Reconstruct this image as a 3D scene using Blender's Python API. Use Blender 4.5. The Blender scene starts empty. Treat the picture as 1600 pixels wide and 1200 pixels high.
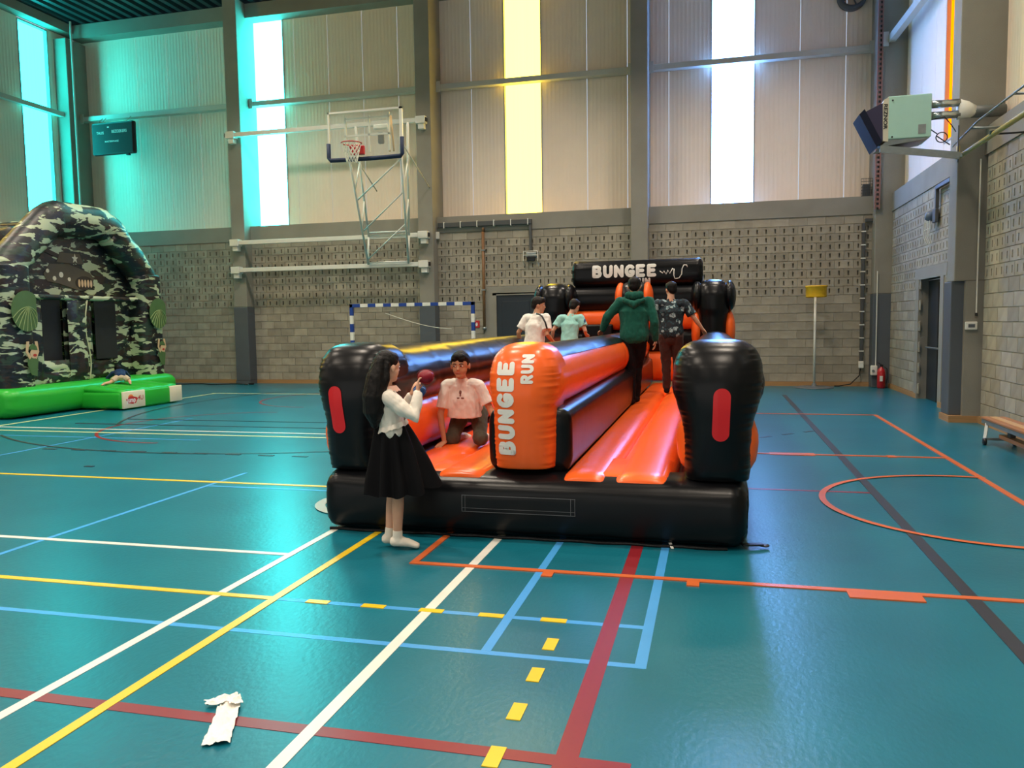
import bpy, bmesh, math, random
from mathutils import Vector, Matrix, noise
random.seed(7)
SC = bpy.context.scene
COL = SC.collection
# ---------------------------------------------------------------- camera
CAM_H = 1.60
_r = Vector((0.96950255, 0.24463783, -0.01473546))
_u = Vector((-0.00486836, 0.07933658, 0.996836))
_f = Vector((-0.24503286, 0.96636331, -0.07810801))
cd = bpy.data.cameras.new('camera')
cam = bpy.data.objects.new('camera', cd)
COL.objects.link(cam)
cd.sensor_fit = 'HORIZONTAL'; cd.sensor_width = 36.0
cd.lens = 1243.8 / 1600 * 36.0
cd.clip_start = 0.05; cd.clip_end = 200
M3 = Matrix((_r, _u, -_f)).transposed()
cam.matrix_world = Matrix.Translation((0, 0, CAM_H)) @ M3.to_4x4()
SC.camera = cam
# ---------------------------------------------------------------- world and exposure
w = bpy.data.worlds.new('world'); SC.world = w
w.use_nodes = True
bg = w.node_tree.nodes['Background']
bg.inputs[0].default_value = (0.62, 0.78, 1.0, 1); bg.inputs[1].default_value = 1.0
vs = SC.view_settings
vs.view_transform = 'Standard'; vs.look = 'None'; vs.gamma = 1.0; vs.use_curve_mapping = False
vs.exposure = 0.0
# daylight behind the translucent strips (radiance of each pane)
TEAL = (1.1, 21.0, 21.0)
AMBER = (13.0, 8.6, 0.62)
TEAL_SIDE = (0.30, 14.0, 13.6)
BLUE = (6.5, 16.0, 42.0)
WHITE = (1.6, 1.55, 1.45)
LAMP_POWER = 165.0
LAMP_COL = (1.0, 0.86, 0.70)
AMBER2 = (3.2, 0.62, 0.0)

# ---------------------------------------------------------------- materials
MATS = {}
def _lin(c):
    return tuple((x / 12.92 if x <= 0.04045 else ((x + 0.055) / 1.055) ** 2.4) for x in c)
def rgb(r, g, b):
    return _lin((r / 255, g / 255, b / 255))
def pmat(name, col, rough=0.6, var=0.08, vscale=6.0, bump=0.0, bscale=40.0, metal=0.0, spec=0.5,
         coat=0.0, coatr=0.1, stretch=(1, 1, 1), rnd=0.0, sheen=0.0, alpha=None, trans=0.0):
    m = bpy.data.materials.new(name); m.use_nodes = True
    nt = m.node_tree; N = nt.nodes; L = nt.links
    b = N['Principled BSDF']
    tc = N.new('ShaderNodeTexCoord'); mp = N.new('ShaderNodeMapping')
    mp.inputs['Scale'].default_value = stretch
    L.new(tc.outputs['Object'], mp.inputs[0])
    nz = N.new('ShaderNodeTexNoise'); nz.inputs['Scale'].default_value = vscale; nz.inputs['Detail'].default_value = 4
    L.new(mp.outputs[0], nz.inputs['Vector'])
    mr = N.new('ShaderNodeMapRange'); mr.inputs[3].default_value = 1 - var * 2; mr.inputs[4].default_value = 1 + var * 2
    L.new(nz.outputs[0], mr.inputs[0])
    fac = mr.outputs[0]
    if rnd:
        oi = N.new('ShaderNodeObjectInfo'); ge = N.new('ShaderNodeNewGeometry')
        ad = N.new('ShaderNodeMath'); ad.operation = 'ADD'
        L.new(oi.outputs['Random'], ad.inputs[0]); L.new(ge.outputs['Random Per Island'], ad.inputs[1])
        fr = N.new('ShaderNodeMath'); fr.operation = 'FRACT'; L.new(ad.outputs[0], fr.inputs[0])
        m2 = N.new('ShaderNodeMapRange'); m2.inputs[3].default_value = 1 - rnd; m2.inputs[4].default_value = 1 + rnd
        L.new(fr.outputs[0], m2.inputs[0])
        mm = N.new('ShaderNodeMath'); mm.operation = 'MULTIPLY'
        L.new(fac, mm.inputs[0]); L.new(m2.outputs[0], mm.inputs[1]); fac = mm.outputs[0]
    mx = N.new('ShaderNodeVectorMath'); mx.operation = 'SCALE'
    mx.inputs[0].default_value = col[:3]
    L.new(fac, mx.inputs['Scale'])
    L.new(mx.outputs[0], b.inputs['Base Color'])
    b.inputs['Roughness'].default_value = rough; b.inputs['Metallic'].default_value = metal
    b.inputs['Specular IOR Level'].default_value = spec
    b.inputs['Coat Weight'].default_value = coat; b.inputs['Coat Roughness'].default_value = coatr
    b.inputs['Sheen Weight'].default_value = sheen
    b.inputs['Transmission Weight'].default_value = trans
    if alpha is not None: b.inputs['Alpha'].default_value = alpha
    if bump:
        n2 = N.new('ShaderNodeTexNoise'); n2.inputs['Scale'].default_value = bscale; n2.inputs['Detail'].default_value = 3
        L.new(mp.outputs[0], n2.inputs['Vector'])
        bp = N.new('ShaderNodeBump'); bp.inputs['Strength'].default_value = bump; bp.inputs['Distance'].default_value = 0.01
        L.new(n2.outputs[0], bp.inputs['Height']); L.new(bp.outputs[0], b.inputs['Normal'])
    MATS[name] = m
    return m
def emat(name, col, tint=0.06):
    """daylit translucent sheet: emits the daylight that comes through it, slightly uneven along its flutes"""
    m = bpy.data.materials.new(name); m.use_nodes = True
    nt = m.node_tree; N = nt.nodes; L = nt.links
    for n in list(N): N.remove(n)
    out = N.new('ShaderNodeOutputMaterial'); e = N.new('ShaderNodeEmission')
    tc = N.new('ShaderNodeTexCoord'); wv = N.new('ShaderNodeTexNoise')
    mp = N.new('ShaderNodeMapping'); mp.inputs['Scale'].default_value = (30, 30, 0.15)
    L.new(tc.outputs['Object'], mp.inputs[0]); L.new(mp.outputs[0], wv.inputs['Vector'])
    wv.inputs['Scale'].default_value = 1.0
    mr = N.new('ShaderNodeMapRange'); mr.inputs[3].default_value = 1 - tint; mr.inputs[4].default_value = 1 + tint
    L.new(wv.outputs[0], mr.inputs[0])
    mx = max(col)
    e.inputs['Color'].default_value = (col[0] / mx, col[1] / mx, col[2] / mx, 1)
    ml = N.new('ShaderNodeMath'); ml.operation = 'MULTIPLY'; ml.inputs[1].default_value = mx
    L.new(mr.outputs[0], ml.inputs[0]); L.new(ml.outputs[0], e.inputs['Strength'])
    L.new(e.outputs[0], out.inputs[0])
    MATS[name] = m
    return m

# ---------------------------------------------------------------- object helpers
ORG = {}
def tag(o, label=None, cat=None, group=None, kind=None):
    if label: o['label'] = label
    if cat: o['category'] = cat
    if group: o['group'] = group
    if kind: o['kind'] = kind
    return o
def thing(name, label, cat, loc, group=None):
    o = bpy.data.objects.new(name, None); COL.objects.link(o)
    o.location = loc; o.empty_display_size = 0.1
    ORG[o.name] = Vector(loc)
    return tag(o, label, cat, group)
def link_mesh(name, me, mat, parent=None, loc=None, mats=None):
    o = bpy.data.objects.new(name, me); COL.objects.link(o)
    if mats:
        for m in mats: me.materials.append(m)
    elif mat is not None and not me.materials: me.materials.append(mat)
    if parent is not None: o.parent = parent
    return o
def mk(name, geo, mat, parent=None, smooth=False, origin=None, mats=None, midx=None):
    """geo = (verts, faces) in world space; origin moves the object's origin"""
    V, Fc = geo
    if parent is not None: org = ORG.get(parent.name, Vector((0, 0, 0)))
    else: org = Vector(origin) if origin is not None else Vector((0, 0, 0))
    me = bpy.data.meshes.new(name)
    me.from_pydata([(v[0] - org[0], v[1] - org[1], v[2] - org[2]) for v in V], [], Fc)
    if smooth: me.polygons.foreach_set('use_smooth', [True] * len(me.polygons))
    o = link_mesh(name, me, mat, parent, mats=mats)
    if midx is not None: me.polygons.foreach_set('material_index', midx)
    me.update()
    if parent is None: o.location = org
    ORG[o.name] = org
    return o
def cat_geo(*gs):
    V, Fc = [], []
    for g in gs:
        k = len(V); V += list(g[0]); Fc += [tuple(i + k for i in f) for f in g[1]]
    return V, Fc
def box(x0, x1, y0, y1, z0, z1):
    V = [(x0, y0, z0), (x1, y0, z0), (x1, y1, z0), (x0, y1, z0), (x0, y0, z1), (x1, y0, z1), (x1, y1, z1), (x0, y1, z1)]
    return V, [(0, 3, 2, 1), (4, 5, 6, 7), (0, 1, 5, 4), (1, 2, 6, 5), (2, 3, 7, 6), (3, 0, 4, 7)]
def bbox_(x0, x1, y0, y1, z0, z1, b=0.01):
    """box with chamfered edges"""
    bm = bmesh.new(); V, Fc = box(x0, x1, y0, y1, z0, z1)
    vs_ = [bm.verts.new(v) for v in V]
    for f in Fc: bm.faces.new([vs_[i] for i in f])
    bmesh.ops.bevel(bm, geom=bm.edges[:], offset=b, segments=2, affect='EDGES', profile=0.5)
    return from_bm(bm)
def from_bm(bm):
    bm.verts.index_update()
    g = ([tuple(v.co) for v in bm.verts], [tuple(v.index for v in f.verts) for f in bm.faces])
    bm.free(); return g
def xform(g, M):
    return [tuple(M @ Vector(v)) for v in g[0]], g[1]
def frame(d, up=(0, 0, 1)):
    d = Vector(d).normalized(); up = Vector(up)
    if abs(d.dot(up.normalized())) > 0.98: up = Vector((1, 0, 0)) if abs(d.x) < 0.9 else Vector((0, 1, 0))
    t = (up - d * up.dot(d)).normalized(); s = d.cross(t)
    return d, s, t
def limb(pts, rad, seg=14, up=(0, 0, 1), caps=True):
    """swept tube with elliptical sections; rad = list of r or (along side, along up)"""
    P = [Vector(p) for p in pts]; V, Fc = [], []
    R = [(r, r) if not isinstance(r, tuple) else r for r in rad]
    n = len(P); rows = []
    def ring(c, s, t, a, b):
        k = len(V)
        for i in range(seg):
            an = 2 * math.pi * i / seg
            V.append(tuple(c + s * (a * math.cos(an)) + t * (b * math.sin(an))))
        rows.append(k)
    tp = None
    for i in range(n):
        d = (P[min(i + 1, n - 1)] - P[max(i - 1, 0)])
        d, s, t = frame(d, up if tp is None else tp)
        tp = t
        a, b = R[i]
        if caps and i == 0:
            m = min(a, b)
            for q in (0.15, 0.45, 0.75):
                co = math.cos(q * math.pi / 2); si = math.sin((1 - q) * math.pi / 2)
                sc = math.sqrt(max(0, 1 - (1 - q) ** 2))
                ring(P[i] - d * m * (1 - q), s, t, a * sc, b * sc)
        ring(P[i], s, t, a, b)
        if caps and i == n - 1:
            m = min(a, b)
            for q in (0.75, 0.45, 0.15):
                sc = math.sqrt(max(0, 1 - (1 - q) ** 2))
                ring(P[i] + d * m * (1 - q), s, t, a * sc, b * sc)
    for j in range(len(rows) - 1):
        a, b = rows[j], rows[j + 1]
        for i in range(seg):
            i2 = (i + 1) % seg
            Fc.append((a + i, b + i, b + i2, a + i2))
    Fc.append(tuple(rows[0] + i for i in range(seg)))
    Fc.append(tuple(rows[-1] + i for i in reversed(range(seg))))
    return V, Fc
def rod(p0, p1, r, seg=10, r1=None):
    return limb([p0, p1], [r, r if r1 is None else r1], seg=seg, caps=False)
def path(pts, r, seg=8):
    return limb(pts, [r] * len(pts), seg=seg, caps=False)
def bar(p0, p1, wd, ht, up=(0, 0, 1)):
    p0, p1 = Vector(p0), Vector(p1); d, s, t = frame(p1 - p0, up); V = []
    for p in (p0, p1):
        for a, b in ((-1, -1), (1, -1), (1, 1), (-1, 1)): V.append(tuple(p + s * (a * wd / 2) + t * (b * ht / 2)))
    return V, [(0, 1, 2, 3), (7, 6, 5, 4), (4, 5, 1, 0), (5, 6, 2, 1), (6, 7, 3, 2), (7, 4, 0, 3)]
def ell(c, r, rot=None, seg=16, rings=10):
    V, Fc = [], []; c = Vector(c); rot = rot or Matrix.Identity(3)
    for j in range(rings + 1):
        ph = math.pi * j / rings
        for i in range(seg):
            th = 2 * math.pi * i / seg
            V.append(tuple(c + rot @ Vector((r[0] * math.sin(ph) * math.cos(th), r[1] * math.sin(ph) * math.sin(th), r[2] * math.cos(ph)))))
    for j in range(rings):
        for i in range(seg):
            i2 = (i + 1) % seg
            a, b, c2, d = j * seg + i, j * seg + i2, (j + 1) * seg + i2, (j + 1) * seg + i
            if j == 0: Fc.append((b, c2, d)[::-1])
            elif j == rings - 1: Fc.append((a, b, d)[::-1])
            else: Fc.append((a, b, c2, d)[::-1])
    return V, Fc
def lathe(prof, seg=24, c=(0, 0, 0), close=True):
    V, Fc = [], []
    for (r, z) in prof:
        for i in range(seg):
            a = 2 * math.pi * i / seg
            V.append((c[0] + r * math.cos(a), c[1] + r * math.sin(a), c[2] + z))
    for j in range(len(prof) - 1):
        for i in range(seg):
            i2 = (i + 1) % seg
            Fc.append((j * seg + i, j * seg + i2, (j + 1) * seg + i2, (j + 1) * seg + i))
    if close:
        Fc.append(tuple(reversed(range(seg)))); Fc.append(tuple((len(prof) - 1) * seg + i for i in range(seg)))
    return V, Fc
def prism(pts2, t, M):
    """flat outline pts2 extruded by t; M maps (u, v, depth) to world"""
    n = len(pts2)
    V = [tuple(M @ Vector((p[0], p[1], 0))) for p in pts2] + [tuple(M @ Vector((p[0], p[1], t))) for p in pts2]
    return V, [tuple(reversed(range(n))), tuple(range(n, 2 * n))] + [(i, (i + 1) % n, n + (i + 1) % n, n + i) for i in range(n)]
def evaluated(o):
    dg = bpy.context.evaluated_depsgraph_get(); dg.update()
    me = bpy.data.meshes.new_from_object(o.evaluated_get(dg)); return me
def blob(name, prims, mat, parent, voxel=0.008, smooth=3, wr=0.0, wscale=14.0, wstretch=(1, 1, 1), fn=None):
    """one continuous skin grown over overlapping solids (voxel remesh), verts in parent-local space"""
    V, Fc = cat_geo(*prims)
    me = bpy.data.meshes.new(name + '_src'); me.from_pydata(V, [], Fc); me.update()
    t = bpy.data.objects.new('tmp_src', me); COL.objects.link(t)
    md = t.modifiers.new('r', 'REMESH'); md.mode = 'VOXEL'; md.voxel_size = voxel; md.adaptivity = 0
    if smooth:
        s = t.modifiers.new('s', 'SMOOTH'); s.iterations = smooth; s.factor = 0.5
    m2 = evaluated(t)
    bpy.data.objects.remove(t); bpy.data.meshes.remove(me)
    m2.name = name; m2.materials.clear()
    if wr or fn:
        sx = Vector(wstretch)
        nrm = [v.normal.copy() for v in m2.vertices]
        for v, nn in zip(m2.vertices, nrm):
            if wr:
                q = Vector((v.co.x * sx.x, v.co.y * sx.y, v.co.z * sx.z)) * wscale
                v.co += nn * (wr * (noise.noise(q) + 0.5 * noise.noise(q * 2.1)))
            if fn: v.co = fn(v.co)
    m2.polygons.foreach_set('use_smooth', [True] * len(m2.polygons))
    m2.update()
    return link_mesh(name, m2, mat, parent)
def text_geo(s, size, offset=0.0, extrude=0.0, fine=0.0, align='LEFT', spacing=1.0):
    cu = bpy.data.curves.new('txt', 'FONT'); cu.body = s; cu.size = size; cu.offset = offset
    cu.extrude = extrude; cu.align_x = align; cu.space_character = spacing; cu.resolution_u = 6
    o = bpy.data.objects.new('tmp_txt', cu); COL.objects.link(o)
    me = evaluated(o)
    bm = bmesh.new(); bm.from_mesh(me)
    bpy.data.objects.remove(o); bpy.data.curves.remove(cu); bpy.data.meshes.remove(me)
    bmesh.ops.remove_doubles(bm, verts=bm.verts[:], dist=1e-5)
    if fine:
        bmesh.ops.triangulate(bm, faces=bm.faces[:])
        for _ in range(5):
            es = [e for e in bm.edges if e.calc_length() > fine]
            if not es: break
            bmesh.ops.subdivide_edges(bm, edges=es, cuts=1)
            bmesh.ops.triangulate(bm, faces=bm.faces[:])
    return from_bm(bm)
# ================================================================ ROOM
FY = 19.65      # face of the block wall at the far end
CY = 20.15      # cladding plane at the far end
RX = 3.82       # face of the right block wall
RCX = 4.05      # right cladding plane
LX = -17.9      # left block wall
LCX = -18.2     # left cladding plane
BY = -13.0      # wall behind the camera
ROOF = 10.25
m_floor = None
def floor_material():
    m = bpy.data.materials.new('sports_floor_vinyl'); m.use_nodes = True
    nt = m.node_tree; N = nt.nodes; L = nt.links; b = N['Principled BSDF']
    tc = N.new('ShaderNodeTexCoord')
    n1 = N.new('ShaderNodeTexNoise'); n1.inputs['Scale'].default_value = 0.9; n1.inputs['Detail'].default_value = 6
    L.new(tc.outputs['Object'], n1.inputs['Vector'])
    cr = N.new('ShaderNodeValToRGB')
    cr.color_ramp.elements[0].position = 0.3; cr.color_ramp.elements[0].color = (*rgb(12, 94, 112), 1)
    cr.color_ramp.elements[1].position = 0.75; cr.color_ramp.elements[1].color = (*rgb(18, 110, 128), 1)
    L.new(n1.outputs[0], cr.inputs[0]); L.new(cr.outputs[0], b.inputs['Base Color'])
    mp = N.new('ShaderNodeMapping'); mp.inputs['Scale'].default_value = (1, 0.6, 1)
    L.new(tc.outputs['Object'], mp.inputs[0])
    n2 = N.new('ShaderNodeTexNoise'); n2.inputs['Scale'].default_value = 38; n2.inputs['Detail'].default_value = 2
    L.new(mp.outputs[0], n2.inputs['Vector'])
    bp = N.new('ShaderNodeBump'); bp.inputs['Strength'].default_value = 0.13; bp.inputs['Distance'].default_value = 0.01
    L.new(n2.outputs[0], bp.inputs['Height']); L.new(bp.outputs[0], b.inputs['Normal'])
    b.inputs['Roughness'].default_value = 0.30; b.inputs['Specular IOR Level'].default_value = 0.5
    return m
m_floor = floor_material()
m_block = pmat('concrete_block', rgb(157, 150, 134), rough=0.9, var=0.16, vscale=5, bump=0.5, bscale=90, rnd=0.16)
m_mortar = pmat('block_mortar', rgb(168, 164, 148), rough=0.95, var=0.12, vscale=4, bump=0.4, bscale=60)
m_precast = pmat('precast_concrete', rgb(142, 139, 128), rough=0.85, var=0.10, vscale=1.6, bump=0.25, bscale=50)
m_darkpaint = pmat('grey_wall_paint', rgb(84, 90, 96), rough=0.55, var=0.05, vscale=3, bump=0.1, bscale=60)
m_panel = pmat('white_cladding', rgb(246, 229, 210), rough=0.55, var=0.04, vscale=1.2, bump=0.03, bscale=40)
m_steel = pmat('painted_steel', rgb(196, 196, 186), rough=0.45, var=0.05, vscale=3)
m_deck = pmat('dark_roof_deck', rgb(40, 58, 62), rough=0.45, var=0.08, vscale=1, metal=0.2)
m_skirt = pmat('timber_skirting', rgb(168, 128, 84), rough=0.6, var=0.12, vscale=8, stretch=(0.3, 0.3, 6))
m_lintel = m_precast
m_door = pmat('dark_door_paint', rgb(34, 42, 50), rough=0.35, var=0.06, vscale=3)
m_black = pmat('black_plastic', rgb(24, 25, 27), rough=0.4, var=0.05)
m_white = pmat('white_powdercoat', rgb(226, 226, 216), rough=0.35, var=0.04)
m_galv = pmat('galvanised_metal', rgb(150, 158, 158), rough=0.35, var=0.10, vscale=12, metal=0.7)

def struct(name, geo, mat, smooth=False, parent=None):
    o = mk(name, geo, mat, parent=parent, smooth=smooth)
    if parent is None: o['kind'] = 'structure'
    return o
floor = struct('floor', box(LCX - 0.3, RCX + 0.3, BY - 0.2, CY + 0.3, -0.2, 0.0), m_floor)

# --- court lines: thin welded strips
LC = {'white': pmat('line_white', rgb(214, 215, 206), rough=0.35, var=0.04),
      'red': pmat('line_dark_red', rgb(128, 28, 38), rough=0.35, var=0.06),
      'yellow': pmat('line_yellow', rgb(222, 188, 36), rough=0.35, var=0.04),
      'pale': pmat('line_cream', rgb(214, 220, 160), rough=0.35, var=0.04),
      'blue': pmat('line_light_blue', rgb(66, 150, 214), rough=0.35, var=0.05),
      'orange': pmat('line_orange', rgb(200, 98, 48), rough=0.35, var=0.05),
      'beige': pmat('line_beige', rgb(176, 170, 160), rough=0.4, var=0.05),
      'black': pmat('line_charcoal', rgb(46, 48, 54), rough=0.35, var=0.05)}
_lz = [0.0008]
def line(c, x0, x1, y0, y1):
    _lz[0] += 0.00012
    return mk('court_line', box(x0, x1, y0, y1, 0.0, _lz[0]), LC[c], floor)
def dline(c, X, y0, y1, wd=0.05): return line(c, X - wd / 2, X + wd / 2, y0, y1)
def lline(c, Y, x0, x1, wd=0.05): return line(c, x0, x1, Y - wd / 2, Y + wd / 2)
def arc(c, cx, cy, r, a0, a1, wd=0.05, n=64):
    _lz[0] += 0.00012; V, Fc = [], []
    for i in range(n + 1):
        a = math.radians(a0 + (a1 - a0) * i / n)
        for rr in (r - wd / 2, r + wd / 2): V.append((cx + rr * math.cos(a), cy + rr * math.sin(a), _lz[0]))
    for i in range(n): Fc.append((2 * i, 2 * i + 1, 2 * i + 3, 2 * i + 2))
    return mk('court_line', (V, Fc), LC[c], floor)
lline('blue', 3.60, -14.0, -0.30, 0.045)
lline('blue', 4.075, -2.49, -0.30, 0.045)
dline('blue', -0.32, 3.58, 13.4, 0.055); dline('blue', -1.07, 3.62, 13.4, 0.05)
dline('blue', -4.93, -2.0, 7.6, 0.045); dline('blue', -8.8, 7.0, 12.0, 0.04)
lline('blue', 6.9, -4.9, -2.95, 0.04); lline('blue', 9.7, -17.0, -7.0, 0.03)
dline('red', -0.515, 2.0, 13.0, 0.085); lline('red', 2.74, -14.0, -0.28, 0.07)
lline('red', 7.71, 0.3, 1.42, 0.05)
arc('red', -7.6, 11.2, 1.85, 95, 275, 0.05)
arc('red', -7.7, 15.6, 1.7, 110, 270, 0.05)
dline('white', -2.86, -2.0, 14.0, 0.055); dline('white', -1.535, -2.0, 14.0, 0.06)
lline('white', 4.90, -14.0, -2.83, 0.05)
lline('white', 10.53, -17.0, -3.0, 0.05)
lline('pale', 10.18, -17.0, -3.0, 0.05); lline('pale', 16.6, -11.6, -3.0, 0.05); dline('pale', -11.5, -2, 16.6, 0.06)
dline('yellow', -2.49, -2.0, 13.0, 0.055); lline('yellow', 4.075, -14.0, -2.465, 0.05)
lline('yellow', 7.08, -17.0, -2.9, 0.055)
for k in range(5): lline('yellow', 4.075, -2.28 + k * 0.347, -2.14 + k * 0.347, 0.05)
for k in range(5): dline('yellow', -0.775, 3.69 - k * 0.35, 3.83 - k * 0.35, 0.06)
dline('black', 1.425, -3.0, 17.3, 0.08)
arc('black', -7.0, 14.6, 6.0, 235, 300, 0.04)
for k in range(9): lline('black', 8.66, -8.65 + k * 0.46, -8.45 + k * 0.46, 0.05)
lline('black', 7.63, -7.05, -6.94, 0.05); lline('black', 11.75, -9.9, -3.0, 0.04); lline('black', 11.1, -10.4, -3.0, 0.04)
arc('black', -4.5, 14.5, 6.1, 150, 215, 0.04)
for k in range(3):
    mk('court_line', bar((0.62 + k * 0.31, 11.08 + k * 0.31, 0.001), (0.76 + k * 0.31, 11.22 + k * 0.31, 0.001), 0.06, 0.003), LC['black'], floor)
lline('orange', 4.89, -1.96, 4.05, 0.05); dline('orange', -1.935, 4.90, 13.9, 0.05)
dline('orange', 2.55, 4.90, 13.9, 0.06); lline('orange', 13.88, -1.96, 2.55, 0.05)
lline('orange', 9.76, 0.3, 2.55, 0.05); line('orange', 0.65, 1.15, 9.68, 9.84); line('orange', 1.93, 2.02, 9.70, 9.82)
line('orange', -1.045, -0.975, 4.78, 4.87); line('orange', -0.15, -0.075, 4.78, 4.87); line('orange', 0.76, 1.16, 4.76, 4.87)
arc('orange', 2.25, 7.33, 1.31, 75, 285, 0.055)
arc('beige', -2.95, 6.5, 0.46, 0, 360, 0.09)
tag(floor, kind='structure')

# --- ceiling: trapezoidal deck whose ribs run along the hall
V, Fc = [], []
x = LCX - 0.3; prof = []
while x < RCX + 0.4:
    prof += [(x, ROOF), (x + 0.14, ROOF), (x + 0.18, ROOF + 0.12), (x + 0.28, ROOF + 0.12)]; x += 0.32
for (px, pz) in prof: V += [(px, BY - 0.3, pz), (px, CY + 0.3, pz)]
for i in range(len(prof) - 1): Fc.append((2 * i, 2 * i + 1, 2 * i + 3, 2 * i + 2))
ceiling = struct('ceiling', (V, Fc), m_deck)
for k in range(5):
    mk('roof_beam', box(LCX, RCX, 13.4 - k * 6, 13.8 - k * 6, ROOF - 0.02 - (0.7 if k else 0.0), ROOF), m_precast, ceiling)

# --- blocks
def block_mesh(name, L, H, D, slots, nrm):
    """a block with its face on the plane 0 facing -Y (nrm 'y') or -X (nrm 'x'); slotted ones get real pockets"""
    hx, hz = L / 2, H / 2; V, Fc = [], []
    xs = [-hx, -hx + 0.006, hx - 0.006, hx]
    if slots:
        xs = [-hx]
        for s in slots: xs += [s - 0.017, s + 0.017]
        xs.append(hx)
        zs = [-hz, -0.050, 0.050, hz]
    else: xs = [-hx, hx]; zs = [-hz, hz]
    idx = {}
    def v(x, y, z):
        k = (round(x, 5), round(y, 5), round(z, 5))
        if k not in idx: idx[k] = len(V); V.append(k)
        return idx[k]
    for i in range(len(xs) - 1):
        for j in range(len(zs) - 1):
            a, b, c, d = xs[i], xs[i + 1], zs[j], zs[j + 1]
            if slots and j == 1 and i % 2 == 1:
                e = 0.06
                Fc.append((v(a, e, c), v(b, e, c), v(b, e, d), v(a, e, d)))
                Fc.append((v(a, 0, c), v(b, 0, c), v(b, e, c), v(a, e, c)))
                Fc.append((v(a, e, d), v(b, e, d), v(b, 0, d), v(a, 0, d)))
                Fc.append((v(a, 0, c), v(a, e, c), v(a, e, d), v(a, 0, d)))
                Fc.append((v(b, e, c), v(b, 0, c), v(b, 0, d), v(b, e, d)))
            else: Fc.append((v(a, 0, c), v(b, 0, c), v(b, 0, d), v(a, 0, d)))
    c = 0.018
    o = [v(-hx, 0, -hz), v(hx, 0, -hz), v(hx, 0, hz), v(-hx, 0, hz)]
    q = [len(V) + k for k in range(4)]; V += [(-hx, c, -hz), (hx, c, -hz), (hx, c, hz), (-hx, c, hz)]
    for k in range(4): Fc.append((o[k], q[k], q[(k + 1) % 4], o[(k + 1) % 4]))
    nb = len(Fc); g_ = 0.0055
    q2 = [len(V) + k for k in range(4)]; V += [(-hx - g_, c, -hz - g_), (hx + g_, c, -hz - g_), (hx + g_, c, hz + g_), (-hx - g_, c, hz + g_)]
    for k in range(4): Fc.append((q[k], q2[k], q2[(k + 1) % 4], q[(k + 1) % 4]))
    if nrm == 'x': V = [(y, -x, z) for (x, y, z) in V]
    if nrm == 'l': V = [(-y, x, z) for (x, y, z) in V]
    me = bpy.data.meshes.new(name); me.from_pydata(V, [], Fc); me.update(); me.materials.append(m_block); me.materials.append(m_mortar)
    me.polygons.foreach_set('material_index', [0] * nb + [1] * (len(Fc) - nb))
    return me, (V, Fc), [0] * nb + [1] * (len(Fc) - nb)
BM = {}
for nr in ('y', 'x'):
    for full in (0.4, 0.2):
        for sl in (False, True):
            BM[nr, full, sl] = block_mesh('concrete_block', full - 0.010, 0.190, 0.05, ([-0.1, 0.1] if full == 0.4 else [0.0]) if sl else None, nr)
def lay_blocks(parent, nr, plane, spans, score, limit=300, voids=()):
    items = []
    for (a0, a1) in spans:
        for i in range(19):
            zc = 0.1 + 0.2 * i + 0.1
            sl = 10 <= i <= 17
            a = a0; off = 0.2 if i % 2 else 0.4
            first = True
            while a < a1 - 0.05:
                Lb = 0.2 if (first and i % 2) else 0.4
                if a + Lb > a1 + 0.02: Lb = 0.2
                if a + Lb > a1 + 0.06: break
                first = False
                ac = a + Lb / 2; a += Lb
                if any(v0 - 0.06 < ac < v1 + 0.06 and z0 - .02 < zc < z1 + .02 for (v0, v1, z0, z1) in voids): continue
                items.append((score(ac, zc), ac, zc, Lb, sl))
    items.sort(key=lambda t: -t[0])
    for (s, ac, zc, Lb, sl) in items[:limit]:
        o = bpy.data.objects.new('concrete_block', BM[nr, Lb, sl][0]); COL.objects.link(o)
        o.parent = parent
        o.location = (ac, plane, zc) if nr == 'y' else (plane, ac, zc)
    rest = []; ridx = []
    for (s, ac, zc, Lb, sl) in items[limit:]:
        V, Fc = BM[nr, Lb, sl][1]; ridx += BM[nr, Lb, sl][2]
        d = (ac, plane, zc) if nr == 'y' else (plane, ac, zc)
        rest.append(([(v[0] + d[0], v[1] + d[1], v[2] + d[2]) for v in V], Fc))
    if rest:
        o = mk('concrete_blockwork', cat_geo(*rest), None, parent, mats=[m_block, m_mortar], midx=ridx); o['kind'] = 'stuff'
# front wall
PITCH = 5.385
CL = [-12.69 + PITCH * k for k in range(4)]     # left faces of the columns
CW = 0.40
wf = struct('wall_front', box(LX - 0.3, RX + 0.25, FY + 0.07, CY + 0.25, 0, 3.9), m_mortar)
spans_f = [(LX, CL[0])] + [(CL[k] + CW, CL[k + 1]) for k in range(3)]
lay_blocks(wf, 'y', FY, [(a + 0.0, b) for a, b in spans_f], lambda ac, zc: (10 if -6.95 < ac < 3.6 else 0) + (5 if zc > 2.0 else 0) + (2 if ac > 0.4 else 0) + ac * 0.01,
           voids=[(-5.55, -4.15, 0, 2.5)])
for (a, b) in spans_f:
    mk('precast_beam', box(a, b, FY - 0.02, CY + 0.05, 3.9, 4.3), m_precast, wf)
mk('door_lintel', box(-5.75, -3.95, FY - 0.012, FY + 0.1, 2.3, 2.5), m_precast, wf)
mk('top_beam', box(LX, RX, FY + 0.1, CY, 9.86, ROOF - 0.02), m_precast, wf)
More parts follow.
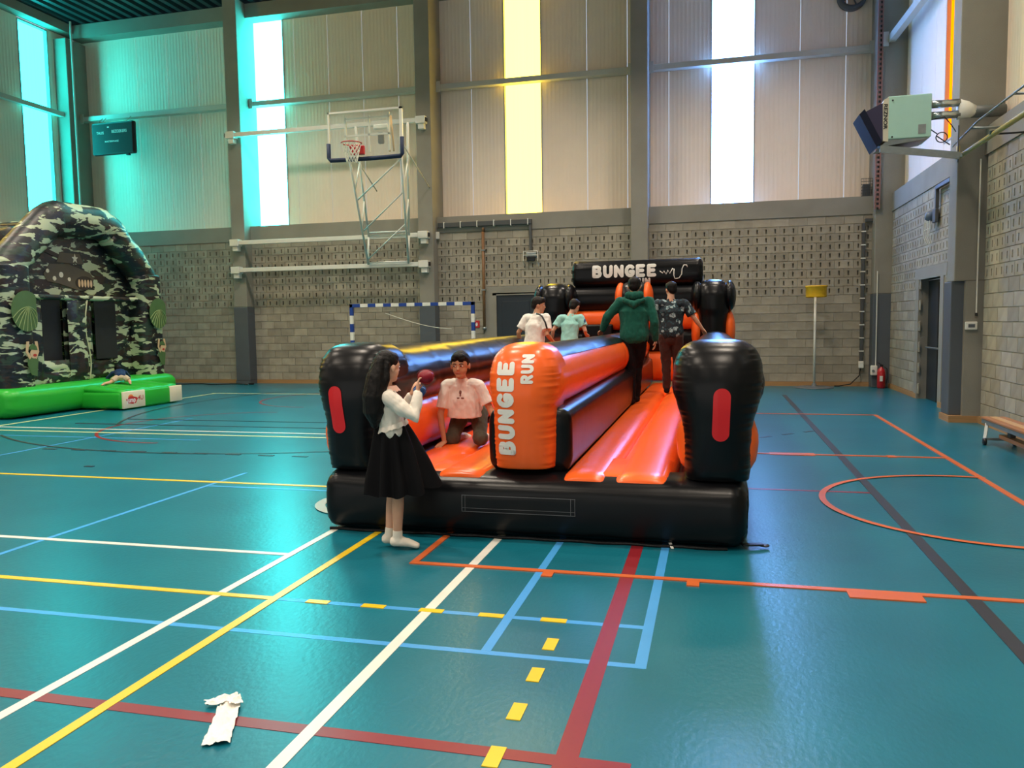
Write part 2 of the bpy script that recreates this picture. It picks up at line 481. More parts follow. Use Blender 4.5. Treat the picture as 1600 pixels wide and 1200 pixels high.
# cladding panels with fine ribs
def panel_mesh(width, z0, z1, nr, depth=0.003, pitch=0.1, out=None):
    prof = []; x = 0.0; g = 0.006
    prof.append((g, 0.02)); prof.append((g, 0.0)); x = g
    n = max(1, int(round((width - 2 * g) / pitch))); p = (width - 2 * g) / n
    for i in range(n):
        b = g + i * p
        prof += [(b + p * 0.35, 0.0), (b + p * 0.45, depth), (b + p * 0.90, depth), (b + p, 0.0)]
    prof.append((width - g, 0.02))
    V, Fc = [], []
    for (a, d) in prof: V += [(a, d, z0), (a, d, z1)]
    for i in range(len(prof) - 1): Fc.append((2 * i, 2 * i + 2, 2 * i + 3, 2 * i + 1))
    if nr == 'x': V = [(d, -a, z) for (a, d, z) in V]
    if nr == 'l': V = [(-d, a, z) for (a, d, z) in V]
    if nr == 'b': V = [(-a, -d, z) for (a, d, z) in V]
    me = bpy.data.meshes.new('cladding_panel'); me.from_pydata(V, [], Fc); me.update(); me.materials.append(m_panel)
    return me
_pc = {}
def panel(parent, nr, a0, a1, plane, z0=4.3, z1=10.0):
    key = (nr, round(a1 - a0, 3), z0, z1)
    if key not in _pc: _pc[key] = panel_mesh(a1 - a0, z0, z1, nr)
    o = bpy.data.objects.new('cladding_panel', _pc[key]); COL.objects.link(o); o.parent = parent
    o.location = {'y': (a0, plane, 0), 'x': (plane, a1, 0), 'l': (plane, a0, 0), 'b': (a1, plane, 0)}[nr]
def clad(parent, nr, a0, a1, plane, wins, joint0, z0=4.3, z1=10.0, wz0=None, wz1=9.95):
    """panels of one metre from a0 to a1 leaving out the window strips"""
    cuts = {round(a0, 3), round(a1, 3)}
    for (w0, w1) in wins: cuts |= {round(w0, 3), round(w1, 3)}
    k = math.ceil((a0 - joint0) / 1.0)
    while joint0 + k < a1:
        q = joint0 + k
        if not any(w0 - 0.3 < q < w1 + 0.3 for (w0, w1) in wins) and q - a0 > 0.2 and a1 - q > 0.2: cuts.add(round(q, 3))
        k += 1
    cs = sorted(cuts)
    for i in range(len(cs) - 1):
        mid = (cs[i] + cs[i + 1]) / 2
        if any(w0 < mid < w1 for (w0, w1) in wins): continue
        panel(parent, nr, cs[i], cs[i + 1], plane, z0, z1)
s_ = CY / FY
W_TEAL = (-12.08 * s_, -11.12 * s_); W_AMB = (-5.07 * s_, -4.13 * s_); W_BLU = (-0.075 * s_, 0.89 * s_)
clad(wf, 'y', LCX, RCX, CY, [W_TEAL, W_AMB, W_BLU], -0.075 * s_)
m_teal = emat('teal_translucent_sheet', TEAL); m_amber = emat('amber_translucent_sheet', AMBER)
m_bluew = emat('blue_translucent_sheet', BLUE); m_whitew = emat('clear_translucent_sheet', WHITE)
m_teal_side = emat('teal_side_sheet', TEAL_SIDE); m_amber2 = emat('deep_amber_translucent_sheet', AMBER2)
m_wframe = pmat('window_frame_metal', rgb(170, 172, 168), rough=0.4, var=0.04)
WN = [0]
def window(nr, a0, a1, plane, z0, z1, mat, label, deep=0.10):
    WN[0] += 1
    e = 0.02
    if nr == 'y':
        g = box(a0, a1, plane + deep, plane + deep + e, z0, z1)
        fr = [box(a0 - .02, a0 + .015, plane - .01, plane + deep, z0, z1), box(a1 - .015, a1 + .02, plane - .01, plane + deep, z0, z1),
              box(a0, a1, plane - .01, plane + deep, z0 - .02, z0 + .015), box(a0, a1, plane - .01, plane + deep, z1 - .015, z1 + .03)]
    elif nr == 'b':
        g = box(a0, a1, plane - deep - e, plane - deep, z0, z1)
        fr = [box(a0 - .02, a0 + .015, plane - deep, plane + .01, z0, z1), box(a1 - .015, a1 + .02, plane - deep, plane + .01, z0, z1),
              box(a0, a1, plane - deep, plane + .01, z0 - .02, z0 + .015), box(a0, a1, plane - deep, plane + .01, z1 - .015, z1 + .03)]
    else:
        sg = 1 if nr == 'x' else -1
        lo = lambda a, b: (min(a, b), max(a, b))
        X0, X1 = lo(plane + sg * deep, plane + sg * (deep + e)); F0, F1 = lo(plane - sg * .01, plane + sg * deep)
        g = box(X0, X1, a0, a1, z0, z1)
        fr = [box(F0, F1, a0 - .02, a0 + .015, z0, z1), box(F0, F1, a1 - .015, a1 + .02, z0, z1),
              box(F0, F1, a0, a1, z0 - .02, z0 + .015), box(F0, F1, a0, a1, z1 - .015, z1 + .03)]
    r = struct('window_%d' % WN[0], g, mat)
    r['label'] = label
    for f in fr: mk('window_frame', f, m_wframe, r)
    return r
window('y', *W_TEAL, CY, 4.33, 9.95, m_teal, 'tall teal-lit translucent window strip beside the basketball frame')
window('y', *W_AMB, CY, 4.30, 9.95, m_amber, 'tall glowing yellow translucent window strip in the far wall')
window('y', *W_BLU, CY, 4.33, 9.95, m_bluew, 'tall blue-white translucent window strip in the far wall')
def column_y(parent_name, x0, label_dark=True):
    c = struct('trim_%d' % (len([o for o in COL.objects if o.name.startswith('trim_')]) + 1), bbox_(x0, x0 + CW, FY - 0.33, CY + 0.02, 2.1, ROOF, 0.015), m_precast)
    mk('column_plinth', bbox_(x0 - 0.012, x0 + CW + 0.012, FY - 0.345, CY, 0.1, 2.1, 0.012), m_darkpaint, c)
    return c
for k in range(3): column_y('c', CL[k])
c = struct('trim_4', bbox_(CL[3], RX + 0.28, FY - 0.33, CY + 0.02, 2.1, ROOF, 0.015), m_precast)
mk('column_plinth', bbox_(CL[3] - 0.012, RX + 0.2, FY - 0.345, CY, 0.0, 2.1, 0.012), m_darkpaint, c)
# corner column at left and its bright conduit
c = struct('trim_5', bbox_(LX - 0.30, LX + 0.12, FY - 0.25, CY, 0.0, 9.78, 0.015), m_precast)
mk('rainwater_pipe', rod((LX + 0.20, FY - 0.12, 0), (LX + 0.20, FY - 0.12, ROOF), 0.03), m_steel, c)
# skirting
bs = struct('baseboard_front', cat_geo(*[box(a, b, FY - 0.02, FY + 0.02, 0, 0.1) for a, b in ([(LX, CL[0]), (CL[0] + CW, CL[1]), (CL[1] + CW, -5.4), (-4.3, CL[2]), (CL[2] + CW, CL[3])])]), m_skirt)
for k in range(3): mk('column_skirting', box(CL[k] - 0.02, CL[k] + CW + 0.02, FY - 0.36, FY, 0, 0.1), m_darkpaint, bs)
# purlins
def purlin(a, b, nr='y', z=7.55):
    if nr == 'y': return mk('wall_purlin', bbox_(a, b, CY - 0.33, CY - 0.12, z, z + 0.13, 0.008), m_steel, wf)
for k, (a, b) in enumerate([(LX + 0.12, CL[0]), (CL[0] + CW, CL[1]), (CL[1] + CW, CL[2]), (CL[2] + CW, CL[3])]):
    purlin(a, b)
    for e in (a, b):
        sg = 1 if e == a else -1
        mk('purlin_bracket', box(min(e, e + sg * 0.10), max(e, e + sg * 0.10), CY - 0.36, CY - 0.33, 7.48, 7.75), m_steel, wf)
# door in the far wall behind the inflatable
d1 = struct('door_1', bbox_(-5.36, -4.36, FY + 0.02, FY + 0.07, 0.0, 2.27, 0.006), m_door)
mk('door_panel', bbox_(-5.22, -4.50, FY + 0.005, FY + 0.03, 0.15, 2.12, 0.006), m_door, d1)
mk('door_handle', cat_geo(rod((-4.50, FY - 0.03, 1.05), (-4.63, FY - 0.03, 1.05), 0.012), rod((-4.50, FY + 0.02, 1.05), (-4.50, FY - 0.03, 1.05), 0.012)), m_galv, d1)
for (a, b) in ((-5.68, -5.36), (-4.36, -4.04)): mk('door_jamb', box(a, b, FY - 0.012, FY + 0.12, 0, 2.3), m_precast, d1)
mk('door_head', box(-5.46, -4.26, FY - 0.012, FY + 0.12, 2.27, 2.33), m_precast, d1)

# right wall
wr_ = struct('wall_right', cat_geo(box(RX + 0.07, RCX + 0.25, 16.83, FY, 0, 3.9), box(RX + 0.07, RCX + 0.25, 13.3, 15.25, 0, 3.9),
                                  box(RX + 0.07, RCX + 0.25, 15.25, 16.83, 2.28, 3.9), box(RX + 0.07, RCX + 0.25, BY, 13.3, 0, 3.9)), m_mortar)
R_COLS = [13.10, 7.0, 1.0, -5.0]
lay_blocks(wr_, 'x', RX, [(13.5, 19.3), (7.4, 13.10), (1.4, 7.0)], lambda ac, zc: (-100 if ac < 9.6 else 50 - ac), voids=[(15.25, 16.83, 0, 2.5)])
for (a, b) in ((13.5, 19.32), (7.4, 13.1), (1.4, 7.0), (-4.6, 1.0), (BY, -5.0)):
    mk('precast_beam', box(RX - 0.02, RCX + 0.05, a, b, 3.9, 4.3), m_precast, wr_)
mk('door_lintel', box(RX - 0.012, RX + 0.2, 14.9, 17.1, 2.28, 2.5), m_precast, wr_)
R_WINS = [(15.74, 16.27), (9.6, 10.56), (3.6, 4.56), (-2.4, -1.44), (-8.4, -7.44)]
clad(wr_, 'x', BY, CY, RCX, R_WINS, 0.0)
window('x', 15.74, 16.27, RCX, 4.72, 9.95, m_amber2, 'narrow deep yellow window strip above the right side door', deep=0.06)
for i, (wn, mt, lb) in enumerate(zip(R_WINS[1:], (m_whitew, m_whitew, m_whitew, m_whitew), ('first clear', 'second clear', 'third clear', 'fourth clear'))):
    window('x', wn[0], wn[1], RCX, 4.33, 9.95, mt, 'tall %s translucent window strip along the right wall' % lb)
def column_x(y0):
    n = len([o for o in COL.objects if o.name.startswith('trim_')]) + 1
    c = struct('trim_%d' % n, bbox_(3.45, RCX + 0.02, y0, y0 + 0.4, 2.1, ROOF, 0.015), m_precast)
    mk('column_plinth', bbox_(3.43, RX + 0.1, y0 + 0.06, y0 + 0.46, 0.1, 2.1, 0.012), m_darkpaint, c)
    mk('column_base', box(3.60, RX + 0.1, y0 - 0.02, y0 + 0.42, 0.1, 2.1), m_precast, c)
    return c
for y0 in R_COLS: column_x(y0)
bs2 = struct('baseboard_right', cat_geo(box(RX - 0.02, RX + 0.02, 16.83, 19.3, 0, 0.1), box(RX - 0.02, RX + 0.02, 13.5, 15.25, 0, 0.1),
                                         box(RX - 0.02, RX + 0.02, BY, 13.1, 0, 0.1), box(3.41, RX, 13.06, 13.58, 0, 0.1)), m_skirt)
d2 = struct('door_2', bbox_(RX + 0.16, RX + 0.21, 15.3, 16.78, 0.0, 2.26, 0.006), m_door)
mk('door_leaf_seam', box(RX + 0.15, RX + 0.165, 16.02, 16.06, 0.0, 2.2), m_black, d2)
mk('push_bar', rod((RX + 0.10, 15.4, 1.0), (RX + 0.10, 16.6, 1.0), 0.018), m_galv, d2)
for (a, b) in ((15.08, 15.3), (16.78, 17.0)): mk('door_jamb', box(RX - 0.014, RX + 0.24, a, b, 0, 2.28), m_precast, d2)
# diagonal tie and purlins of the right wall
tie = struct('trim_%d' % (len([o for o in COL.objects if o.name.startswith('trim_')]) + 1), bar((3.72, 19.3, 7.6), (3.98, 13.4, 7.6), 0.13, 0.16), m_steel)
mk('purlin_plate', box(3.50, 3.66, 19.28, 19.32, 7.45, 7.75), m_steel, tie)
panel(wr_, 'x', 15.74, 16.27, RCX, 4.3, 4.72)
for (a, b) in ((7.4, 13.1), (1.4, 7.0)): mk('wall_purlin', bbox_(RCX - 0.25, RCX - 0.1, a, b, 7.55, 7.68, 0.008), m_steel, wr_)
# left wall
wl = struct('wall_left', box(LCX - 0.25, LX, BY, CY, 0, 4.3), m_block)
L_WINS = [(18.2, 19.18), (12.6, 13.58), (7.0, 7.98), (1.4, 2.38), (-4.2, -3.22), (-9.8, -8.82)]
clad(wl, 'l', BY, CY, LCX, L_WINS, 18.2)
for (wn, mt, lb) in zip(L_WINS, (m_teal_side, m_amber, m_whitew, m_whitew, m_whitew, m_whitew), ('teal corner', 'amber', 'third', 'fourth', 'fifth', 'sixth')):
    window('l', wn[0], wn[1], LCX, 4.33, 9.93, mt, 'tall %s translucent window strip along the left wall' % lb)
for k in range(5):
    y0 = 14.0 - k * 5.6
    n = len([o for o in COL.objects if o.name.startswith('trim_')]) + 1
    struct('trim_%d' % n, bbox_(LCX - 0.02, LX + 0.3, y0, y0 + 0.4, 0, ROOF, 0.015), m_precast)
mk('wall_purlin', bbox_(LCX + 0.1, LCX + 0.25, 14.4, FY - 0.25, 7.60, 7.73, 0.008), m_steel, wl)
mk('top_beam', box(LCX, LCX + 0.35, BY, CY, 9.98, ROOF - 0.02), m_precast, wl)
# wall behind the camera
wb = struct('wall_back', box(LCX - 0.3, RCX + 0.3, BY - 0.25, BY - 0.12, 0, 6.0), m_block)
B_FILL_WINS = [(-17.0, -14.2), (-12.8, -10.0), (-8.6, -5.8), (-4.4, -1.6), (-0.2, 2.6)]  # unseen windows, added low in this wall to brighten the hall with neutral light
clad(wb, 'b', LCX, RCX, BY, [], 0.0, z0=6.0)
for k, wn in enumerate(B_FILL_WINS):
    window('b', wn[0], wn[1], BY, 0.9, 5.8, m_whitew, 'broad unseen window added behind the court for neutral light', deep=0.05)

# ceiling lamps in rows: shallow housings with prismatic lens, their light falls downwards
m_lens = pmat('lamp_lens', rgb(240, 236, 226), rough=0.4)
def ceiling_lamp(x, y, lab):
    t = thing('ceiling_lamp', lab, 'lamp', (x, y, 9.3), 'flat ceiling lamps under the roof')
    mk('housing', bbox_(x - 0.62, x + 0.62, y - 0.32, y + 0.32, 9.36, 9.46, 0.02), m_white, t)
    mk('lens', bbox_(x - 0.58, x + 0.58, y - 0.28, y + 0.28, 9.335, 9.36, 0.006), m_lens, t)
    for dx in (-0.5, 0.5): mk('hanger', rod((x + dx, y, 9.46), (x + dx, y, ROOF), 0.008), m_steel, t)
    ld = bpy.data.lights.new('lamp_light', 'AREA'); ld.shape = 'RECTANGLE'; ld.size = 1.12; ld.size_y = 0.52
    ld.energy = LAMP_POWER; ld.color = LAMP_COL; ld.spread = math.radians(130)
    lo = bpy.data.objects.new('lamp_light', ld); COL.objects.link(lo); lo.parent = t; lo.location = (0, 0, 0.03)
ORD = ('first', 'second', 'third', 'fourth', 'fifth', 'sixth')
for i, yy in enumerate((-8.5, -3.5, 1.5, 6.5, 11.5, 16.0)):
    for j, xx in enumerate((-15.5, -10.0, -4.5, 0.8)):
        if yy > 15 and j == 0: continue
        ceiling_lamp(xx, yy, 'flat white ceiling lamp, %s row from the far wall, %s from the left wall' % (ORD[5 - i], ORD[j]))
# ================================================================ INFLATABLES
def vinyl(name, col, rough=0.24, wr=0.35, scale=9.0, stretch=(1, 1, 1), var=0.04, spec=0.32, coat=0.05):
    m = pmat(name, col, rough=rough, var=var, vscale=2.0, bump=wr, bscale=scale, stretch=stretch, spec=spec, coat=coat, coatr=0.12)
    return m
m_vblack = vinyl('black_vinyl', rgb(13, 14, 17), rough=0.28, wr=0.2, scale=5, spec=0.24, coat=0.0)
m_vorange = vinyl('orange_vinyl', rgb(250, 104, 40), rough=0.27, wr=0.22, scale=7)
m_vred = vinyl('red_vinyl', rgb(206, 34, 40), rough=0.35, wr=0.1, scale=8)
m_print = pmat('white_print', rgb(232, 232, 226), rough=0.4, var=0.03)
def fbm(q): return noise.noise(q) + 0.5 * noise.noise(q * 2.03)
def superpt(a, e):
    c, s = math.cos(a), math.sin(a)
    return math.copysign(abs(c) ** (2 / e), c), math.copysign(abs(s) ** (2 / e), s)
def tube(axis, c0, c1, ra, rz, e=2.6, seams=(), seg=48, step=0.06, cap=0.16, wr=0.006, seed=0, arc_=None, pinch=0.035, capw=1.0):
    """inflated beam along axis 'x' or 'y' from c0 to c1, half width ra, half height rz, pinched at the seams"""
    c0, c1 = Vector(c0), Vector(c1); Ln = (c1 - c0).length
    n = max(6, int(Ln / step)); ts = [i / n for i in range(n + 1)]
    if arc_ is None:
        ex = [0.002, 0.012, 0.03, 0.055, 0.09, 0.13]
        ts = sorted(set([x / Ln for x in ex if x < Ln / 2] + [1 - x / Ln for x in ex if x < Ln / 2] + [t for t in ts if 0.14 < t * Ln < Ln - 0.14]))
    V, Fc = [], []; closed = arc_ is None
    a0, a1 = (0, 2 * math.pi) if closed else (math.radians(arc_[0]), math.radians(arc_[1]))
    cols = seg if closed else seg + 1
    for t in ts:
        p = c0.lerp(c1, t); d = t * Ln
        k = 1.0
        if closed and cap:
            q = min(d, Ln - d)
            if q < cap: k = 0.55 + 0.45 * math.sqrt(max(0, 1 - (1 - q / cap) ** 2))
        for s in seams:
            k -= pinch * math.exp(-((d - s) / 0.035) ** 2)
        for i in range(cols):
            a = a0 + (a1 - a0) * i / seg
            u, v = superpt(a, e)
            near = min([1.0] + [abs(d - s) / 0.25 for s in seams] + ([d / 0.3, (Ln - d) / 0.3] if True else []))
            w_ = wr * (0.35 + 1.3 * max(0, 1 - near)) * fbm(Vector((a * 5.0 + seed * 7, d * 1.6, seed)))
            r = k + w_ / max(ra, 0.05)
            off = (u * ra * (1 - (1 - r) * capw), v * rz * r)
            V.append((p.x + (off[0] if axis == 'y' else 0), p.y + (off[0] if axis == 'x' else 0), p.z + off[1]))
    for j in range(len(ts) - 1):
        for i in range(seg):
            i2 = (i + 1) % cols if closed else i + 1
            q = (j * cols + i, j * cols + i2, (j + 1) * cols + i2, (j + 1) * cols + i)
            Fc.append(q if axis == 'x' else q[::-1])
    if closed:
        Fc.append(tuple(range(cols))); Fc.append(tuple((len(ts) - 1) * cols + i for i in reversed(range(cols))))
    return V, Fc
def loft(cx, cy, prof, e=3.2, seg=72, wr=0.010, seed=0, zf=70.0, lean=0.0):
    """upright inflated pillar; prof rows are (z, half width x, half depth y, bulge of the faces)"""
    zs = []
    for i in range(len(prof) - 1):
        n = max(2, int((prof[i + 1][0] - prof[i][0]) / 0.011))
        for k in range(n):
            t = k / n; row = [prof[i][0] + (prof[i + 1][0] - prof[i][0]) * t]
            h = prof[i + 1][0] - prof[i][0]
            for q in range(1, 4):
                def sl(j):
                    if j <= 0 or j >= len(prof) - 1: return (prof[min(j + 1, len(prof) - 1)][q] - prof[max(j - 1, 0)][q]) / max(1e-6, prof[min(j + 1, len(prof) - 1)][0] - prof[max(j - 1, 0)][0])
                    a = (prof[j][q] - prof[j - 1][q]) / (prof[j][0] - prof[j - 1][0]); b = (prof[j + 1][q] - prof[j][q]) / (prof[j + 1][0] - prof[j][0])
                    return 0.0 if a * b <= 0 else 2 * a * b / (a + b)
                p0, p1, m0, m1 = prof[i][q], prof[i + 1][q], sl(i), sl(i + 1)
                row.append((2 * t**3 - 3 * t * t + 1) * p0 + (t**3 - 2 * t * t + t) * h * m0 + (3 * t * t - 2 * t**3) * p1 + (t**3 - t * t) * h * m1)
            zs.append(tuple(row))
    zs.append(prof[-1]); V, Fc = [], []
    for (z, hw, hd, bl) in zs:
        for i in range(seg):
            u, v = superpt(2 * math.pi * i / seg, e)
            x = u * hw; y = v * (hd + bl * (1 - u * u))
            edge = abs(u) ** 6 * abs(v) ** 2
            pk = wr * edge * (noise.noise(Vector((z * zf, seed, 0.3 if u > 0 else 5.1))) + 0.6 * noise.noise(Vector((z * zf * 2.2, seed + 3, 1.3 if u > 0 else 7))))
            soft = 0.16 * wr * fbm(Vector((x * 5 + seed, z * 4, y * 4)))
            V.append((cx + x * (1 + pk * 1.2) + lean * z, cy + y * (1 + soft) + pk * 2.4 * (1 if v > 0 else -1), z))
    for j in range(len(zs) - 1):
        for i in range(seg):
            i2 = (i + 1) % seg
            Fc.append((j * seg + i, j * seg + i2, (j + 1) * seg + i2, (j + 1) * seg + i))
    Fc.append(tuple(reversed(range(seg)))); Fc.append(tuple((len(zs) - 1) * seg + i for i in range(seg)))
    return V, Fc

BF = 5.55; BB = 14.35
bun = thing('bungee_run_inflatable', 'long black and orange inflatable bungee run with two lanes and lettered end wall', 'inflatable', (-1.36, BF, 0))
# base: front beam, side beams, bed
mk('front_beam', tube('x', (-2.95, BF + 0.29, 0.235), (0.24, BF + 0.29, 0.235), 0.30, 0.235, e=3.4, seams=(), step=0.04, cap=0.10, wr=0.012, seed=1), m_vblack, bun, True)
for sx, sd in ((-2.72, 2), (0.0, 3)):
    mk('side_base_beam', tube('y', (sx, BF + 0.3, 0.235), (sx, BB, 0.235), 0.26, 0.23, e=3.4, seams=[1.2 * k for k in range(1, 7)], wr=0.008, seed=sd), m_vblack, bun, True)
mk('bed', bbox_(-2.7, 0.0, BF + 0.45, BB, 0.02, 0.36, 0.03), m_vblack, bun)
# lane ribs
def rib(x0, x1, y0, y1, seed):
    cx = (x0 + x1) / 2
    return tube('y', (cx, y0, 0.385), (cx, y1, 0.385), (x1 - x0) / 2 + 0.004, 0.115, e=2.5, seams=[1.9 * k for k in range(1, 5)], seg=40, cap=0.15, wr=0.005, seed=seed, pinch=0.02, capw=0.12)
for k, (a, b) in enumerate(((-2.49, -2.06), (-2.06, -1.62), (-1.09, -0.72), (-0.72, -0.27))):
    mk('lane_cushion', rib(a, b, BF + 0.07, BB - 0.2, 11 + k), m_vorange, bun, True)
for (a, b) in ((-2.47, -1.64), (-1.07, -0.29)):
    mk('lane_apron', bbox_(a, b, BF + 0.15, BF + 0.9, 0.33, 0.482, 0.05), m_vorange, bun, True)
# side walls: orange lower beam, black upper beam
for sx, sd in ((-2.74, 21), (0.03, 31)):
    mk('lower_wall_beam', tube('y', (sx, BF + 0.14, 0.72), (sx, BB - 0.1, 0.72), 0.285, 0.27, e=2.5, seams=[1.15 * k for k in range(1, 8)], wr=0.006, seed=sd), m_vorange, bun, True)
    mk('upper_wall_beam', tube('y', (sx, BF + 0.12, 1.14), (sx, BB - 0.1, 1.12), 0.32, 0.275, e=1.95, seams=[0.62 * k for k in range(1, 14)], wr=0.007, seed=sd + 3, pinch=0.022), m_vblack, bun, True)
# centre divider: black lower box, orange upper beam with black top
mk('divider_lower_beam', tube('y', (-1.35, BF + 0.26, 0.70), (-1.35, BB - 0.1, 0.70), 0.325, 0.26, e=5.0, seams=(), cap=0.05, wr=0.004, seed=41), m_vblack, bun, True)
mk('divider_upper_beam', tube('y', (-1.37, BF + 0.2, 1.14), (-1.37, BB - 0.1, 1.12), 0.29, 0.27, e=1.95, seams=(4.6, 4.62), wr=0.006, seed=42, pinch=0.05), m_vorange, bun, True)
mk('divider_top_strip', tube('y', (-1.37, BF + 0.36, 1.143), (-1.37, BB - 0.1, 1.123), 0.295, 0.275, e=1.95, seams=[0.45 * k for k in range(1, 18)], wr=0.005, seed=43, arc_=(42, 138), seg=24, pinch=0.008), m_vblack, bun, True)
# front pillars
sidep = [(0.455, 0.12, 0.16, 0.0), (0.470, 0.222, 0.29, 0.02), (0.60, 0.236, 0.31, 0.05), (0.85, 0.246, 0.32, 0.07), (1.0, 0.285, 0.32, 0.08), (1.14, 0.312, 0.31, 0.08),
         (1.26, 0.308, 0.29, 0.07), (1.35, 0.282, 0.25, 0.06), (1.40, 0.245, 0.21, 0.05), (1.43, 0.20, 0.16, 0.04), (1.448, 0.13, 0.10, 0.02), (1.453, 0.04, 0.03, 0.0)]
PY = BF + 0.40
pl_ = mk('front_pillar', loft(-2.735, PY, sidep, seed=3, e=4.2, wr=0.026), m_vblack, bun, True)
pr_ = mk('front_pillar', loft(0.03, PY, sidep, seed=9, e=4.2, wr=0.026), m_vblack, bun, True)
midp = [(0.495, 0.10, 0.12, 0.0), (0.51, 0.225, 0.27, 0.02), (0.70, 0.236, 0.29, 0.05), (0.95, 0.238, 0.30, 0.07), (1.04, 0.262, 0.30, 0.075), (1.18, 0.272, 0.29, 0.07),
        (1.30, 0.252, 0.26, 0.06), (1.37, 0.215, 0.22, 0.05), (1.415, 0.165, 0.17, 0.04), (1.438, 0.10, 0.11, 0.02), (1.444, 0.03, 0.03, 0.0)]
pm_ = mk('front_pillar', loft(-1.372, PY, midp, seed=5, e=4.2, wr=0.026), m_vorange, bun, True)
def bvh_of(o):
    from mathutils.bvhtree import BVHTree
    me = o.data; org = ORG[o.name]
    return BVHTree.FromPolygons([v.co + org for v in me.vertices], [tuple(p.vertices) for p in me.polygons])
def drape(geo, bvh, d, back=3.0, lift=0.004, thick=0.0):
    """lay flat geometry on a surface by casting along d"""
    d = Vector(d); V = []
    for v in geo[0]:
        h = bvh.ray_cast(Vector(v) - d * back, d, back * 2)
        V.append(tuple(h[0] - d * lift) if h[0] is not None else v)
    return V, geo[1]
# red oval patches (with raised welt)
def stadium(w_, h_, n=14):
    P = []
    for i in range(n + 1): a = math.pi * i / n; P.append((w_ / 2 * math.cos(a), h_ / 2 - w_ / 2 + w_ / 2 * math.sin(a)))
    for i in range(n + 1): a = math.pi + math.pi * i / n; P.append((w_ / 2 * math.cos(a), -(h_ / 2 - w_ / 2) + w_ / 2 * math.sin(a)))
    return P
def patch_geo(w_, h_, cx, cy, cz, tilt=0.0):
    bm = bmesh.new(); P = stadium(w_, h_)
    vs_ = [bm.verts.new((p[0], 0, p[1])) for p in P]; f = bm.faces.new(vs_)
    bmesh.ops.triangulate(bm, faces=[f])
    for _ in range(3):
        es = [e for e in bm.edges if e.calc_length() > 0.03]
        if es: bmesh.ops.subdivide_edges(bm, edges=es, cuts=1); bmesh.ops.triangulate(bm, faces=bm.faces[:])
    g = from_bm(bm); M = Matrix.Translation((cx, cy, cz)) @ Matrix.Rotation(tilt, 4, 'Y')
    return xform(g, M)
for pil, cx, tl in ((pl_, -2.80, -0.10), (pr_, 0.055, 0.035)):
    bv = bvh_of(pil)
    o = mk('oval_patch', drape(patch_geo(0.115, 0.365, cx, 4.0, 0.945, tl), bv, (0, 1, 0), lift=0.006), m_vred, pil, True)
# lettering on the centre pillar, reading upwards
bvm = bvh_of(pm_)
GL = {  # rounded stroke letters in a 0.62 x 1 cell
 'B': [[(0, 0), (0, 1), (.34, 1), (.50, .90), (.52, .75), (.46, .60), (.34, .53), (0, .53)], [(.34, .53), (.52, .44), (.58, .27), (.53, .10), (.38, 0), (0, 0)]],
 'U': [[(0, 1), (0, .32), (.06, .12), (.20, .0), (.38, .0), (.52, .12), (.58, .32), (.58, 1)]],
 'N': [[(0, 0), (0, 1), (.58, 0), (.58, 1)]],
 'G': [[(.56, .86), (.42, .98), (.26, 1), (.10, .88), (0, .64), (0, .36), (.10, .12), (.27, 0), (.44, .02), (.58, .16), (.60, .42), (.36, .42)]],
 'E': [[(.52, 1), (0, 1), (0, 0), (.52, 0)], [(0, .51), (.44, .51)]],
 'R': [[(0, 0), (0, 1), (.34, 1), (.50, .90), (.54, .74), (.48, .58), (.34, .50), (0, .50)], [(.26, .50), (.56, 0)]]}
def stroke_text(s, h, sw, adv=0.92, sx=1.0):
    """flat rounded lettering: union of capsules, baseline at 0, cap height h"""
    gs = []; x = sw / 2; k = h - sw
    for ch in s:
        for pl in GL[ch]:
            P = [(x + p[0] * k * sx, sw / 2 + p[1] * k) for p in pl]
            for p in P:
                V = [(p[0], p[1], 0)] + [(p[0] + sw / 2 * math.cos(i * math.pi / 8), p[1] + sw / 2 * math.sin(i * math.pi / 8), 0) for i in range(16)]
                gs.append((V, [(0, 1 + i, 1 + (i + 1) % 16) for i in range(16)]))
            for p, q in zip(P, P[1:]):
                d = math.hypot(q[0] - p[0], q[1] - p[1]); n = max(1, int(d / 0.02))
                nx, ny = -(q[1] - p[1]) / d * sw / 2, (q[0] - p[0]) / d * sw / 2
                V, Fc = [], []
                for i in range(n + 1):
                    t = i / n; c_ = (p[0] + (q[0] - p[0]) * t, p[1] + (q[1] - p[1]) * t)
                    for j in (-1, -.33, .33, 1): V.append((c_[0] - nx * j, c_[1] - ny * j, 0))
                for i in range(n):
                    for j in range(3): a_ = i * 4 + j; Fc.append((a_, a_ + 4, a_ + 5, a_ + 1))
                gs.append((V, Fc))
        x += adv * k * sx + sw * 0.35
    return cat_geo(*gs)
def pillar_text(s, h, sw, x_base, z0, adv, sx):
    g = stroke_text(s, h, sw, adv, sx)
    V = [(x_base - v[1], 4.0, z0 + v[0]) for v in g[0]]
    return drape((V, g[1]), bvm, (0, 1, 0), lift=0.005)
mk('lettering', pillar_text('BUNGEE', 0.140, 0.040, -1.402, 0.620, 0.93, 1.12), m_print, pm_)
mk('lettering', pillar_text('RUN', 0.092, 0.024, -1.262, 1.150, 0.90, 1.05), m_print, pm_)
